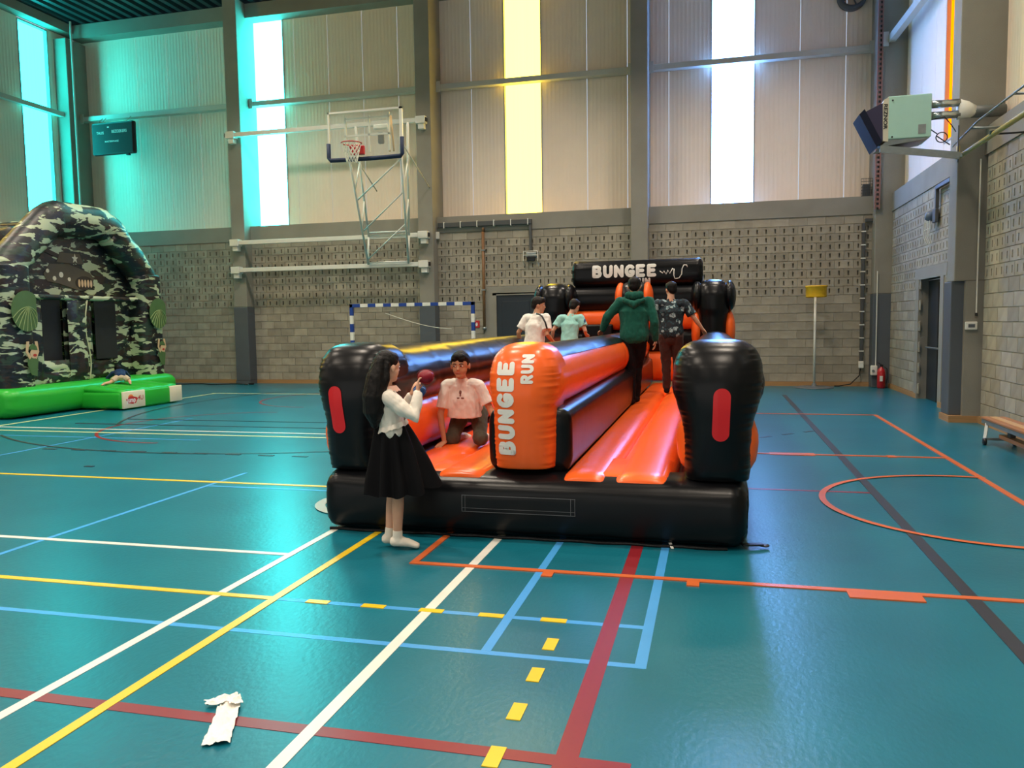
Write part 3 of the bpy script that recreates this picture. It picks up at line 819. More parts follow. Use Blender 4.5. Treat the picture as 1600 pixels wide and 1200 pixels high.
# pocket sewn on the front beam
fb = [o for o in bun.children if o.name.startswith('front_beam')][0]
bvf = bvh_of(fb)
bm = bmesh.new(); bmesh.ops.create_grid(bm, x_segments=48, y_segments=10, size=0.5)
g = from_bm(bm)
V = [(-1.375 + v[0] * 0.84, 4.0, 0.265 + v[1] * 0.125) for v in g[0]]
pk = mk('pocket_flap', drape((V, g[1]), bvf, (0, 1, 0), lift=0.008), m_vblack, fb, True)
m_thread = pmat('grey_stitching', rgb(96, 98, 102), rough=0.8)
for (a, b, c_, d_) in ((-1.80, -0.95, 0.325, 0.329), (-1.80, -0.95, 0.205, 0.209), (-1.80, -0.95, 0.232, 0.235), (-1.80, -1.796, 0.205, 0.33), (-0.955, -0.951, 0.205, 0.33), (-0.985, -0.982, 0.205, 0.33), (-1.775, -1.772, 0.205, 0.33)):
    n = 40; V, Fc = [], []
    for i in range(n + 1):
        for j in range(7):
            V.append((a + (b - a) * i / n, 4.0, c_ + (d_ - c_) * j / 6))
    for i in range(n):
        for j in range(6): Fc.append((i * 7 + j, (i + 1) * 7 + j, (i + 1) * 7 + j + 1, i * 7 + j + 1))
    mk('stitch_line', drape((V, Fc), bvf, (0, 1, 0), lift=0.011), m_thread, fb)
# anchor strap at the right front corner and white tag under the beam
mk('anchor_strap', cat_geo(bar((0.20, BF + 0.1, 0.03), (0.34, BF + 0.14, 0.03), 0.05, 0.012), lathe([(0.018, 0), (0.035, 0.004), (0.035, 0.012), (0.018, 0.016)], 14, (0.35, BF + 0.14, 0.015))), m_black, bun)
mk('care_tag', bar((-0.29, BF + 0.06, 0.03), (-0.27, BF + 0.0, 0.004), 0.02, 0.003), m_print, bun)
mk('ground_hem', path([(-2.9 + 0.1 * i, BF + 0.03 + 0.01 * math.sin(i * 1.7), 0.012) for i in range(31)], 0.012), m_vblack, bun)
# back pillars and end wall
backp = [(0.3, 0.20, 0.25, 0.03), (0.6, 0.245, 0.27, 0.05), (1.2, 0.25, 0.27, 0.05), (1.62, 0.245, 0.28, 0.05), (1.78, 0.275, 0.29, 0.06), (1.98, 0.30, 0.29, 0.06),
         (2.14, 0.26, 0.24, 0.05), (2.22, 0.19, 0.17, 0.03), (2.26, 0.10, 0.08, 0.01), (2.265, 0.03, 0.03, 0)]
for cx, mt, sd in ((-2.73, m_vblack, 51), (-1.34, m_vblack, 53), (-0.01, m_vblack, 55)):
    q = mk('back_pillar', loft(cx, 14.05, backp, seed=sd, e=3.0), mt, bun, True)
for cx in (-1.57, -1.11):
    mk('pillar_side_cushion', ell((cx, 14.02, 1.98), (0.10, 0.30, 0.27), seg=28, rings=18), m_vorange, bun, True)
for cx in (-3.0, -2.46, -0.27, 0.26):
    mk('pillar_side_cushion', ell((cx, 14.02, 1.98), (0.11, 0.30, 0.26), seg=28, rings=18), m_vblack, bun, True)
for cx in (-3.0, -2.46, -0.27, 0.26):
    mk('pillar_lower_cushion', ell((cx, 14.05, 1.40), (0.10, 0.26, 0.34), seg=28, rings=18), m_vorange, bun, True)
EW = 14.35
sg_ = mk('sign_beam', tube('x', (-2.46, EW, 2.42), (-0.18, EW, 2.42), 0.20, 0.235, e=3.0, step=0.05, cap=0.08, wr=0.008, seed=61), m_vblack, bun, True)
mk('end_wall_beam', tube('x', (-2.6, EW, 1.98), (-0.12, EW, 1.98), 0.24, 0.225, e=2.6, step=0.05, cap=0.08, wr=0.006, seed=62), m_vblack, bun, True)
mk('end_wall_beam', tube('x', (-2.6, EW, 1.60), (-0.12, EW, 1.60), 0.24, 0.19, e=2.6, step=0.05, cap=0.08, wr=0.006, seed=63), m_vorange, bun, True)
mk('end_wall_beam', tube('x', (-2.6, EW, 1.24), (-0.12, EW, 1.24), 0.24, 0.20, e=2.6, step=0.05, cap=0.08, wr=0.006, seed=64), m_vblack, bun, True)
mk('end_wall_beam', tube('x', (-2.6, EW, 0.78), (-0.12, EW, 0.78), 0.24, 0.28, e=2.6, step=0.05, cap=0.08, wr=0.006, seed=65), m_vorange, bun, True)
mk('padded_panel', bbox_(-2.27, -1.72, EW - 0.29, EW - 0.2, 1.30, 1.53, 0.03), m_vblack, bun)
bvs = bvh_of(sg_)
def sign_text(s, h, sw, x0, z0, adv, sx):
    g = stroke_text(s, h, sw, adv, sx)
    return drape(([(x0 + v[0], 12.0, z0 + v[1]) for v in g[0]], g[1]), bvs, (0, 1, 0), lift=0.006)
mk('lettering', sign_text('BUNGEE', 0.225, 0.062, -2.09, 2.345, 0.90, 1.16), m_print, sg_)
mk('lettering', sign_text('RUN', 0.125, 0.034, -1.38, 2.205, 0.90, 1.15), m_print, sg_)
pts = [(-0.91, 2.44), (-0.86, 2.40), (-0.84, 2.44), (-0.80, 2.38), (-0.77, 2.45), (-0.74, 2.39), (-0.69, 2.48), (-0.665, 2.47), (-0.67, 2.36), (-0.65, 2.30), (-0.58, 2.31), (-0.535, 2.38), (-0.53, 2.47), (-0.50, 2.53), (-0.455, 2.53), (-0.44, 2.49)]
V = drape(([(p[0], 12.0, p[1]) for p in pts], []), bvs, (0, 1, 0), lift=0.002)[0]
mk('cord_motif', path(V, 0.009, 6), m_print, sg_, True)
# ================================================================ CAMOUFLAGE BOUNCY CASTLE
def camo_material(name, stretch, lightc, midc, darkc, browc):
    m = bpy.data.materials.new(name); m.use_nodes = True
    nt = m.node_tree; N = nt.nodes; L = nt.links; b = N['Principled BSDF']
    tc = N.new('ShaderNodeTexCoord'); mp = N.new('ShaderNodeMapping'); mp.inputs['Scale'].default_value = stretch
    L.new(tc.outputs['Object'], mp.inputs[0])
    def ns(scale, off):
        m2 = N.new('ShaderNodeMapping'); m2.inputs['Location'].default_value = off; L.new(mp.outputs[0], m2.inputs[0])
        n = N.new('ShaderNodeTexNoise'); n.inputs['Scale'].default_value = scale; n.inputs['Detail'].default_value = 3.0; n.inputs['Roughness'].default_value = 0.55
        n.inputs['Distortion'].default_value = 0.5
        L.new(m2.outputs[0], n.inputs['Vector']); return n
    def step(n, th):
        r = N.new('ShaderNodeValToRGB'); r.color_ramp.interpolation = 'LINEAR'
        r.color_ramp.elements[0].position = th - 0.008; r.color_ramp.elements[1].position = th + 0.008
        L.new(n.outputs[0], r.inputs[0]); return r
    def mix(f, a, b_):
        x = N.new('ShaderNodeMix'); x.data_type = 'RGBA'
        L.new(f.outputs[0], x.inputs[0])
        if isinstance(a, tuple): x.inputs[6].default_value = (*a, 1)
        else: L.new(a.outputs[2], x.inputs[6])
        x.inputs[7].default_value = (*b_, 1); return x
    c = mix(step(ns(1.5, (0, 0, 0)), 0.52), darkc, browc)
    c = mix(step(ns(1.7, (7, 3, 1)), 0.57), c, midc)
    c = mix(step(ns(1.65, (3, 11, 5)), 0.548), c, lightc)
    L.new(c.outputs[2], b.inputs['Base Color'])
    b.inputs['Roughness'].default_value = 0.42
    n2 = ns(5, (1, 1, 1)); bp = N.new('ShaderNodeBump'); bp.inputs['Strength'].default_value = 0.25; bp.inputs['Distance'].default_value = 0.02
    L.new(n2.outputs[0], bp.inputs['Height']); L.new(bp.outputs[0], b.inputs['Normal'])
    return m
LTC, MDC, DKC, BRC = rgb(176, 192, 158), rgb(40, 62, 52), rgb(18, 28, 34), rgb(44, 34, 32)
m_camo = camo_material('camouflage_print', (1.6, 1.6, 4.2), LTC, MDC, DKC, BRC)
m_green = vinyl('green_vinyl', rgb(40, 172, 52), rough=0.35, wr=0.12, scale=5)
m_mesh = pmat('dark_safety_mesh', rgb(24, 30, 34), rough=0.8, var=0.1)
m_cream = vinyl('cream_vinyl', rgb(226, 220, 190), rough=0.4, wr=0.08)
CX = -12.15; CYM = 13.6      # facade plane and its centre line
cas = thing('bouncy_castle', 'camouflage patterned bouncy castle with green base and army prints', 'inflatable', (CX, CYM, 0))
CXB = -16.6
# green base
def ybeam(y0, y1, cx, cz, ra, rz, e, seed, cap=0.12, seams=()):
    return tube('y', (cx, y0, cz), (cx, y1, cz), ra, rz, e=e, seams=seams, cap=cap, wr=0.010, seed=seed)
mk('base_cushion', ybeam(11.30, 15.85, CX - 0.22, 0.275, 0.46, 0.275, 3.4, 71, 0.22), m_green, cas, True)
mk('base_body', bbox_(CXB, CX - 0.3, 11.5, 15.7, 0.02, 0.5, 0.08), m_green, cas, True)
mk('step_cushion', tube('x', (CX - 0.1, 13.83, 0.19), (-11.03, 13.83, 0.19), 0.90, 0.19, e=6.0, cap=0.04, wr=0.006, seed=73), m_green, cas, True)
mk('step_front', bbox_(-11.12, -11.02, 12.95, 14.70, 0.03, 0.345, 0.02), m_green, cas, True)
for k in range(4):
    yy = 13.18 + k * 0.43
    mk('step_rib', tube('x', (CX + 0.12, yy, 0.40), (-11.06, yy, 0.33), 0.212, 0.075, e=2.3, cap=0.1, wr=0.004, seed=75 + k), m_green, cas, True)
for (a, b) in ((12.95, 13.56), (14.32, 14.70)):
    p = mk('step_end_panel', bbox_(-11.05, -11.0, a, b, 0.03, 0.36, 0.012), m_cream, cas, True)
    if a < 13:
        m_lred = pmat('logo_red', rgb(196, 44, 40), rough=0.5)
        m_lor = pmat('logo_orange', rgb(232, 130, 60), rough=0.5)
        Mx = lambda y, z: Matrix.Translation((-10.999, y, z)) @ Matrix(((0, 0, 1), (1, 0, 0), (0, 1, 0))).to_4x4()
        mk('logo_blot', prism([(0.15 * math.cos(t) * (1 + .12 * math.sin(5 * t)), 0.075 * math.sin(t) * (1 + .1 * math.sin(4 * t))) for t in [i * math.pi / 14 for i in range(28)]], 0.002, Mx(13.18, 0.185)), m_lred, p)
        mk('logo_cap', prism([(0.07 * math.cos(t), 0.045 * math.sin(t)) for t in [i * math.pi / 10 for i in range(20)]], 0.0015, Mx(13.15, 0.25)), m_lor, p)
        g = text_geo('Jump', 0.135, offset=0.004); mk('lettering', ([(-10.996, 13.045 + v[0] * 0.85, 0.145 + v[1]) for v in g[0]], g[1]), m_print, p)
        g = text_geo('4U', 0.13, offset=0.001); mk('lettering', ([(-10.996, 13.345 + v[0], 0.17 + v[1]) for v in g[0]], g[1]), m_lred, p)
# facade posts
def post(cy, z0, z1, hw, hd, seed):
    pr = [(z0, hd * 0.7, hw * 0.7, 0), (z0 + 0.05, hd, hw, 0.02), (z0 + 0.8, hd, hw, 0.03), (z1 - 0.7, hd, hw, 0.03), (z1 - 0.05, hd, hw, 0.02), (z1, hd * 0.8, hw * 0.8, 0)]
    return loft(CX - 0.28, cy, pr, e=5.0, seed=seed, wr=0.006, seg=56)
po1 = mk('facade_post', post(11.79, 0.46, 2.78, 0.34, 0.30, 81), m_camo, cas, True)
po2 = mk('facade_post', post(15.40, 0.46, 2.78, 0.30, 0.30, 82), m_camo, cas, True)
# arch beam over the facade
arch = [(11.78, 2.66), (11.95, 2.86), (12.75, 3.60), (12.98, 3.74), (14.15, 3.76), (14.40, 3.66), (15.25, 2.86), (15.40, 2.66)]
fine_ = []
for i in range(len(arch) - 1):
    for k in range(8):
        t = k / 8; fine_.append((CX - 0.26, arch[i][0] + (arch[i + 1][0] - arch[i][0]) * t, arch[i][1] + (arch[i + 1][1] - arch[i][1]) * t))
fine_.append((CX - 0.26, *arch[-1]))
g = limb(fine_, [(0.33, 0.27)] * len(fine_), seg=28, up=(1, 0, 0))
g = ([tuple(Vector(v) + Vector((0.02, 0.02, 0.02)) * fbm(Vector(v) * 3)) for v in g[0]], g[1])
mk('arch_beam', g, m_camo, cas, True)
# facade panel (gable) between the posts with two openings
Mf = Matrix.Translation((CX - 0.58, 0, 0)) @ Matrix(((0, 0, 1), (1, 0, 0), (0, 1, 0))).to_4x4()
mk('gable_panel', prism([(11.9, 2.16), (15.3, 2.16), (15.35, 2.75), (14.4, 3.6), (12.9, 3.6), (11.9, 2.75)], 0.16, Mf), m_camo, cas)
def bumpy(y0, y1, z0, z1, x, t, seed, n=18):
    V, Fc = [], []
    for i in range(n + 1):
        for j in range(n + 1):
            u, v = i / n, j / n
            bl = t * (1 - (2 * u - 1) ** 4) * (1 - (2 * v - 1) ** 4)
            V.append((x + bl + 0.02 * fbm(Vector((u * 3 + seed, v * 3, seed))), y0 + (y1 - y0) * u, z0 + (z1 - z0) * v))
    for i in range(n):
        for j in range(n):
            a = i * (n + 1) + j; Fc.append((a, a + n + 1, a + n + 2, a + 1))
    k = len(V); V += [(x - 0.12, y0, z0), (x - 0.12, y1, z0), (x - 0.12, y1, z1), (x - 0.12, y0, z1)]
    Fc.append((k + 3, k + 2, k + 1, k))
    return V, Fc
mk('front_panel', bumpy(12.12, 12.50, 0.5, 2.18, CX - 0.20, 0.04, 1), m_camo, cas, True)
mk('front_panel', bumpy(13.10, 13.58, 0.5, 2.18, CX - 0.17, 0.05, 2), m_camo, cas, True)
mk('front_panel', bumpy(12.45, 13.15, 0.5, 0.98, CX - 0.19, 0.05, 3), m_camo, cas, True)
mk('front_panel', bumpy(13.62, 14.0, 0.55, 2.18, CX - 0.42, 0.04, 4), m_camo, cas, True)
mk('front_panel', bumpy(14.60, 15.12, 0.5, 2.18, CX - 0.40, 0.04, 5), m_camo, cas, True)
mk('front_panel', bumpy(13.95, 14.65, 0.55, 0.95, CX - 0.42, 0.04, 6), m_camo, cas, True)
m_trim = pmat('pale_welt', rgb(190, 196, 160), rough=0.6)
mk('edge_welt', path([(CX - 0.15, 13.57 + 0.05 * math.sin(i * .35), 0.56 + 0.08 * i) for i in range(21)], 0.014), m_trim, cas, True)
for (a, b) in ((12.5, 13.1), (14.0, 14.6)):
    mk('window_mesh', box(CX - 0.36, CX - 0.34, a, b, 0.95, 2.18), m_mesh, cas)
mk('opening_lintel', tube('y', (CX - 0.2, 12.1, 2.2), (CX - 0.2, 15.1, 2.2), 0.07, 0.05, cap=0.05, wr=0.004, seed=8), m_camo, cas, True)
# back and side walls of the castle
mk('side_wall', bbox_(CXB, CX - 0.5, 11.5, 11.85, 0.5, 2.7, 0.12), m_camo, cas, True)
mk('side_wall', bbox_(CXB, CX - 0.5, 15.35, 15.7, 0.5, 2.7, 0.12), m_camo, cas, True)
mk('back_wall', bbox_(CXB - 0.1, CXB + 0.3, 11.5, 15.7, 0.5, 2.9, 0.12), m_camo, cas, True)
mk('roof_beam', tube('x', (CXB, 12.45, 3.25), (CX - 0.4, 12.45, 3.25), 0.30, 0.28, cap=0.2, wr=0.02, seed=91), m_camo, cas, True)
mk('roof_beam', tube('x', (CXB, 14.7, 3.25), (CX - 0.4, 14.7, 3.25), 0.30, 0.28, cap=0.2, wr=0.02, seed=92), m_camo, cas, True)
mk('roof_beam', tube('x', (CXB, 13.6, 3.55), (CX - 0.4, 13.6, 3.55), 0.95, 0.18, cap=0.2, wr=0.02, seed=93), m_camo, cas, True)
mk('roof_slope', prism([(11.6, 2.6), (12.4, 3.4), (12.4, 3.2), (11.8, 2.5)], 4.2, Matrix.Translation((CXB, 0, 0)) @ Matrix(((0, 0, 1), (1, 0, 0), (0, 1, 0))).to_4x4()), m_camo, cas)
# printed motifs: parachutes, tank, jumping soldiers (thin sewn-on panels)
m_para = pmat('parachute_green', rgb(74, 108, 62), rough=0.6); m_paral = pmat('parachute_cord', rgb(140, 160, 104), rough=0.6)
m_tank = pmat('tank_olive', rgb(84, 78, 62), rough=0.6); m_tankd = pmat('tank_dark', rgb(48, 42, 38), rough=0.6)
m_star = pmat('star_cream', rgb(222, 218, 190), rough=0.6); m_skinp = pmat('printed_skin', rgb(206, 178, 140), rough=0.6); m_mouth = pmat('printed_red', rgb(176, 50, 44), rough=0.6)
PM = lambda x: Matrix.Translation((x, 0, 0)) @ Matrix(((0, 0, 1), (1, 0, 0), (0, 1, 0))).to_4x4()
def disc(cy, cz, ry, rz, n=28, a0=0, a1=360):
    return [(cy + ry * math.cos(math.radians(a0 + (a1 - a0) * i / n)), cz + rz * math.sin(math.radians(a0 + (a1 - a0) * i / n))) for i in range(n)]
def para(parent, cy, cz, r, y0, y1, x):
    P = [(min(max(p[0], y0), y1), p[1]) for p in disc(cy, cz, r, r * 1.12)]
    o = mk('parachute_print', prism(P, 0.006, PM(x)), m_para, parent)
    for k in range(9):
        a = math.radians(200 + k * 17)
        pt = lambda s: (cy + 0.05 + (r * math.cos(a) - 0.05) * s, cz + 0.08 + (r * 1.1 * math.sin(a) - 0.08) * s + 0.10 * math.sin(s * math.pi) * 0.5)
        L_ = [pt(s / 6) for s in range(7)]; L_ = [(x + 0.008, min(max(q[0], y0), y1), q[1]) for q in L_]
        mk('canopy_line', path(L_, 0.007, 5), m_paral, o)
XP = CX + 0.075
para(po1, 11.90, 1.92, 0.33, 11.50, 12.115, XP)
para(po2, 15.45, 1.90, 0.30, 15.13, 15.685, XP)
def soldier(parent, cy, cz, s, x, y1):
    cl = lambda P: [(min(p[0], y1), p[1]) for p in P]
    o = mk('soldier_print', prism(cl([(cy - .06 * s, cz - .45 * s), (cy + .10 * s, cz - .5 * s), (cy + .16 * s, cz - .1 * s), (cy + .08 * s, cz + .02 * s), (cy - .12 * s, cz + .0 * s), (cy - .16 * s, cz - .2 * s)]), 0.006, PM(x)), m_para, parent)
    mk('printed_face', prism(cl(disc(cy + .04 * s, cz + .06 * s, .11 * s, .12 * s, 18)), 0.009, PM(x)), m_skinp, o)
    mk('printed_mouth', prism(cl(disc(cy + .06 * s, cz + .02 * s, .055 * s, .035 * s, 12)), 0.012, PM(x)), m_mouth, o)
    mk('printed_helmet', prism(cl(disc(cy + .02 * s, cz + .14 * s, .12 * s, .15 * s, 18, 0, 180)), 0.012, PM(x)), m_para, o)
    for sg in (-1, 1):
        mk('printed_arm', prism(cl([(cy + sg * .10 * s, cz - .08 * s), (cy + sg * .20 * s, cz + .1 * s), (cy + sg * .16 * s, cz + .36 * s), (cy + sg * .08 * s, cz + .36 * s), (cy + sg * .13 * s, cz + .1 * s), (cy + sg * .04 * s, cz - .02 * s)]), 0.008, PM(x)), m_skinp, o)
soldier(po1, 11.97, 1.10, 0.75, XP, 12.115)
soldier(po2, 15.50, 1.08, 0.70, XP, 15.685)
XT = CX - 0.418
tk = mk('tank_print', prism([(12.82, 2.66), (12.98, 2.86), (13.45, 2.88), (14.0, 2.74), (14.12, 2.62), (14.0, 2.40), (13.7, 2.36), (13.2, 2.48), (12.9, 2.52)], 0.01, PM(XT)), m_tank, cas)
mk('turret', prism([(13.15, 2.90), (13.25, 3.10), (13.75, 3.10), (13.85, 2.90)], 0.014, PM(XT)), m_tank, tk)
mk('gun_barrel', prism([(12.80, 3.10), (13.2, 2.98), (13.22, 3.06), (12.84, 3.18)], 0.014, PM(XT)), m_tankd, tk)
mk('track', prism(disc(13.85, 2.52, 0.24, 0.14, 20), 0.016, PM(XT)), m_tankd, tk)
for k in range(5): mk('road_wheel', prism(disc(13.70 + k * 0.08, 2.51, 0.030, 0.08, 12), 0.02, PM(XT)), m_skinp, tk)
mk('star', prism([((0.085 if i % 2 == 0 else 0.035) * math.sin(i * math.pi / 5) + 13.62, (0.10 if i % 2 == 0 else 0.042) * math.cos(i * math.pi / 5) + 3.0) for i in range(10)], 0.02, PM(XT)), m_star, tk)
for (yy, zz, r) in ((12.92, 2.72, 0.04), (13.25, 2.66, 0.055), (13.45, 2.58, 0.04), (13.08, 2.58, 0.045)): mk('lamp_spot', prism(disc(yy, zz, r, r, 12), 0.014, PM(XT)), m_star, tk)
# ================================================================ FIXTURES
# --- swing-up basketball frame on the far wall
bk = thing('basketball_hoop_frame', 'white wall-hinged basketball frame with glass backboard folded high', 'basketball hoop', (-7.9, 19.2, 3.0))
RY = FY - 0.45
for z in (6.66, 3.82, 3.09):
    rl = mk('wall_rail', bbox_(-12.62, -7.02, RY - 0.05, RY + 0.05, z - 0.055, z + 0.055, 0.008), m_white, bk)
    for xx in (-12.50, -7.12):
        mk('rail_clamp', cat_geo(bbox_(xx - 0.13, xx + 0.13, RY - 0.08, RY + 0.12, z - 0.09, z + 0.09, 0.01), bbox_(xx - 0.07, xx + 0.09, RY - 0.04, RY + 0.12, z - 0.22, z - 0.09, 0.01)), m_white, rl)
        mk('rail_end_cap', bbox_(xx + (0.13 if xx > -10 else -0.17), xx + (0.16 if xx > -10 else -0.14), RY - 0.05, RY + 0.05, z - 0.05, z + 0.05, 0.004), m_black, rl)
BBY = 17.05                                   # plane of the raised backboard
xl, xr = -8.60, -7.50
for xx, bx in ((xl, -8.25), (xr, -6.95)):
    up0, up1 = Vector((xx, RY - 0.1, 3.12)), Vector((bx, BBY + 0.35, 5.5))
    lo0, lo1 = Vector((xx + 0.03, RY - 0.1, 3.82)), Vector((bx + 0.10, BBY + 0.55, 6.2))
    mk('boom_tube', rod(up0, up1 + (up1 - up0) * 0.12, 0.028), m_white, bk, True)
    mk('boom_tube', rod(lo0, lo1, 0.028), m_white, bk, True)
    mk('boom_post', rod(up0, lo0, 0.026), m_white, bk, True)
    for t in (0.35, 0.7):
        mk('boom_web', rod(up0.lerp(up1, t), lo0.lerp(lo1, t), 0.016), m_white, bk, True)
mk('cross_tube', rod((xl, RY - 0.1, 3.16), (xr, RY - 0.1, 3.16), 0.022), m_white, bk, True)
mk('cross_tube', rod((xl, RY - 0.1, 3.92), (xr, RY - 0.1, 3.92), 0.022), m_white, bk, True)
for (t0, t1) in ((0.02, 0.36), (0.30, 0.66), (0.60, 0.95)):
    a = Vector((xl, RY - 0.1, 3.2)).lerp(Vector((-8.25, BBY + 0.35, 5.5)), t0); b = Vector((xr, RY - 0.1, 3.2)).lerp(Vector((-6.95, BBY + 0.35, 5.5)), t1)
    mk('diagonal_brace', rod(a, b, 0.018), m_white, bk, True)
mk('winch_strut', rod((-8.3, BBY + 0.5, 5.7), (-8.42, FY - 0.3, 5.0), 0.016), m_steel, bk, True)
mk('winch_strut', rod((-6.95, BBY + 0.5, 5.7), (-6.98, FY - 0.3, 5.0), 0.016), m_steel, bk, True)
m_glassb = pmat('clear_backboard', rgb(205, 214, 208), rough=0.08, var=0.01, alpha=0.16, spec=0.5)
bd = mk('backboard', bbox_(-8.56, -6.80, BBY, BBY + 0.02, 5.36, 6.40, 0.004), m_glassb, bk)
for g in (box(-8.58, -8.54, BBY - 0.02, BBY + 0.03, 5.6, 6.42), box(-6.83, -6.76, BBY - 0.02, BBY + 0.03, 5.6, 6.42), box(-8.58, -6.76, BBY - 0.02, BBY + 0.03, 6.38, 6.42)):
    mk('backboard_frame', g, m_white, bd)
m_navy = pmat('navy_foam_padding', rgb(22, 42, 74), rough=0.7, var=0.05)
mk('edge_padding', path([(-8.58, BBY, 5.72), (-8.58, BBY, 5.40), (-8.54, BBY, 5.345), (-8.0, BBY, 5.335), (-7.4, BBY, 5.335), (-6.82, BBY, 5.345), (-6.78, BBY, 5.40), (-6.78, BBY, 5.76)], 0.05, 8), m_navy, bd, True)
for (a, b, c_, d_) in ((-8.2, -8.16, 5.5, 6.3), (-7.62, -7.58, 5.5, 6.3), (-7.14, -7.10, 5.5, 6.35), (-8.2, -7.1, 6.24, 6.28), (-8.2, -7.1, 5.86, 5.90)):
    mk('support_bar', box(a, b, BBY + 0.06, BBY + 0.10, c_, d_), m_white, bk)
m_tim = pmat('pale_wood', rgb(206, 164, 96), rough=0.5, var=0.08)
mk('guide_bar', cat_geo(rod((-7.16, BBY + 0.2, 5.5), (-7.18, BBY + 0.2, 6.32), 0.022), rod((-7.06, BBY + 0.2, 5.5), (-7.12, BBY + 0.2, 6.30), 0.022)), m_tim, bk, True)
mk('cable_reel', bbox_(-7.50, -7.36, BBY + 0.3, BBY + 0.4, 5.72, 5.98, 0.03), m_black, bk)
mk('motor_head', bbox_(-7.60, -7.25, BBY + 0.3, BBY + 0.4, 6.05, 6.16, 0.02), m_white, bk)
m_rim = pmat('red_rim', rgb(196, 44, 48), rough=0.4)
rc = Vector((-7.87, BBY - 0.30, 5.63))
ring = [(rc.x + 0.225 * math.cos(i * math.pi / 16), rc.y + 0.225 * math.sin(i * math.pi / 16), rc.z) for i in range(33)]
rm = mk('rim', path(ring, 0.012), m_rim, bk, True)
mk('rim_bracket', cat_geo(bbox_(rc.x - 0.12, rc.x + 0.20, BBY - 0.09, BBY, 5.42, 5.62, 0.02), bar((rc.x - 0.1, BBY, 5.50), (rc.x - 0.12, rc.y + 0.15, 5.61), 0.03, 0.03), bar((rc.x + 0.1, BBY, 5.50), (rc.x + 0.12, rc.y + 0.15, 5.61), 0.03, 0.03)), m_rim, rm)
m_net = pmat('white_net_cord', rgb(222, 222, 206), rough=0.8)
net = []
for k in range(12):
    for sg in (1, -1):
        L_ = []
        for j in range(7):
            t = j / 6; a = 2 * math.pi * (k + sg * j * 0.5) / 12; r = 0.222 - 0.105 * t ** 0.8
            L_.append((rc.x + r * math.cos(a), rc.y + r * math.sin(a), rc.z - 0.42 * t))
        net.append(path(L_, 0.007, 4))
mk('net', cat_geo(*net), m_net, rm)
# --- scoreboard
sb = thing('scoreboard', 'black electronic scoreboard hung on the teal-lit cladding by the corner', 'scoreboard', (-16.6, 19.5, 6.45))
SX0, SX1, SY = -17.10, -15.70, 19.42
mk('housing', bbox_(SX0, SX1, SY, SY + 0.14, 6.46, 7.36, 0.05), m_black, sb)
for (s, sz, xx, zz) in (('THUIS', 0.105, -16.92, 7.03), ('BEZOEKERS', 0.115, -16.42, 7.05), ('MASTERPHASE', 0.066, -16.66, 6.80)):
    g = text_geo(s, sz, offset=0.001)
    wd = max(v[0] for v in g[0]); tw = {'THUIS': 0.24, 'BEZOEKERS': 0.50, 'MASTERPHASE': 0.46}[s]
    mk('lettering', ([(xx + v[0] * tw / wd, SY - 0.004, zz + v[1]) for v in g[0]], g[1]), m_print, sb)
mk('status_lamp', box(-16.56, -16.50, SY - 0.006, SY + 0.01, 7.20, 7.235), m_print, sb)
for xx in (-16.95, -16.83, -16.0): mk('hanger', rod((xx, SY + 0.07, 7.34), (xx, SY + 0.3, 7.56), 0.01), m_steel, sb)
mk('foot_stub', bbox_(-16.0, -15.9, SY + 0.02, SY + 0.1, 6.42, 6.47, 0.01), m_black, sb)
# --- handball goal
gl = thing('handball_goal', 'blue and white striped handball goal against the far wall', 'goal', (-6.99, 17.85, 0))
m_gblue = pmat('goal_blue', rgb(28, 66, 150), rough=0.4); m_gwhite = pmat('goal_white', rgb(232, 232, 222), rough=0.4)
GX0, GX1, GY, GT = -8.57, -5.41, 17.85, 2.08
for xx in (GX0, GX1 - 0.08):
    z = 0.0; i = 0
    while z < GT - 0.28:
        mk('post_band', bbox_(xx, xx + 0.08, GY, GY + 0.08, z, z + 0.2, 0.004), m_gblue if i % 2 else m_gwhite, gl); z += 0.2; i += 1
    mk('post_corner', bbox_(xx, xx + 0.08, GY, GY + 0.08, z, GT, 0.004), m_gblue, gl)
mk('crossbar_end', bbox_(GX0, GX0 + 0.28, GY, GY + 0.08, GT - 0.08, GT, 0.004), m_gblue, gl)
mk('crossbar_end', bbox_(GX1 - 0.28, GX1, GY, GY + 0.08, GT - 0.08, GT, 0.004), m_gblue, gl)
x = GX0 + 0.28; i = 0
while x < GX1 - 0.3:
    mk('crossbar_band', bbox_(x, x + 0.2, GY, GY + 0.08, GT - 0.08, GT, 0.004), m_gwhite if i % 2 == 0 else m_gblue, gl); x += 0.2; i += 1
mk('net_rope', path([(GX0 + 0.55 + 1.75 * t, GY + 0.9, 1.86 - 0.42 * math.sin(t * 1.45)) for t in [i / 16 for i in range(17)]], 0.008, 5), m_net, gl)
for xx in (GX0 + 0.04, GX1 - 0.04):
    mk('rear_stay', cat_geo(rod((xx, GY + 0.05, 0.04), (xx, GY + 1.0, 0.04), 0.02), rod((xx, GY + 1.0, 0.04), (xx, GY + 0.05, 1.1), 0.015)), m_galv, gl, True)
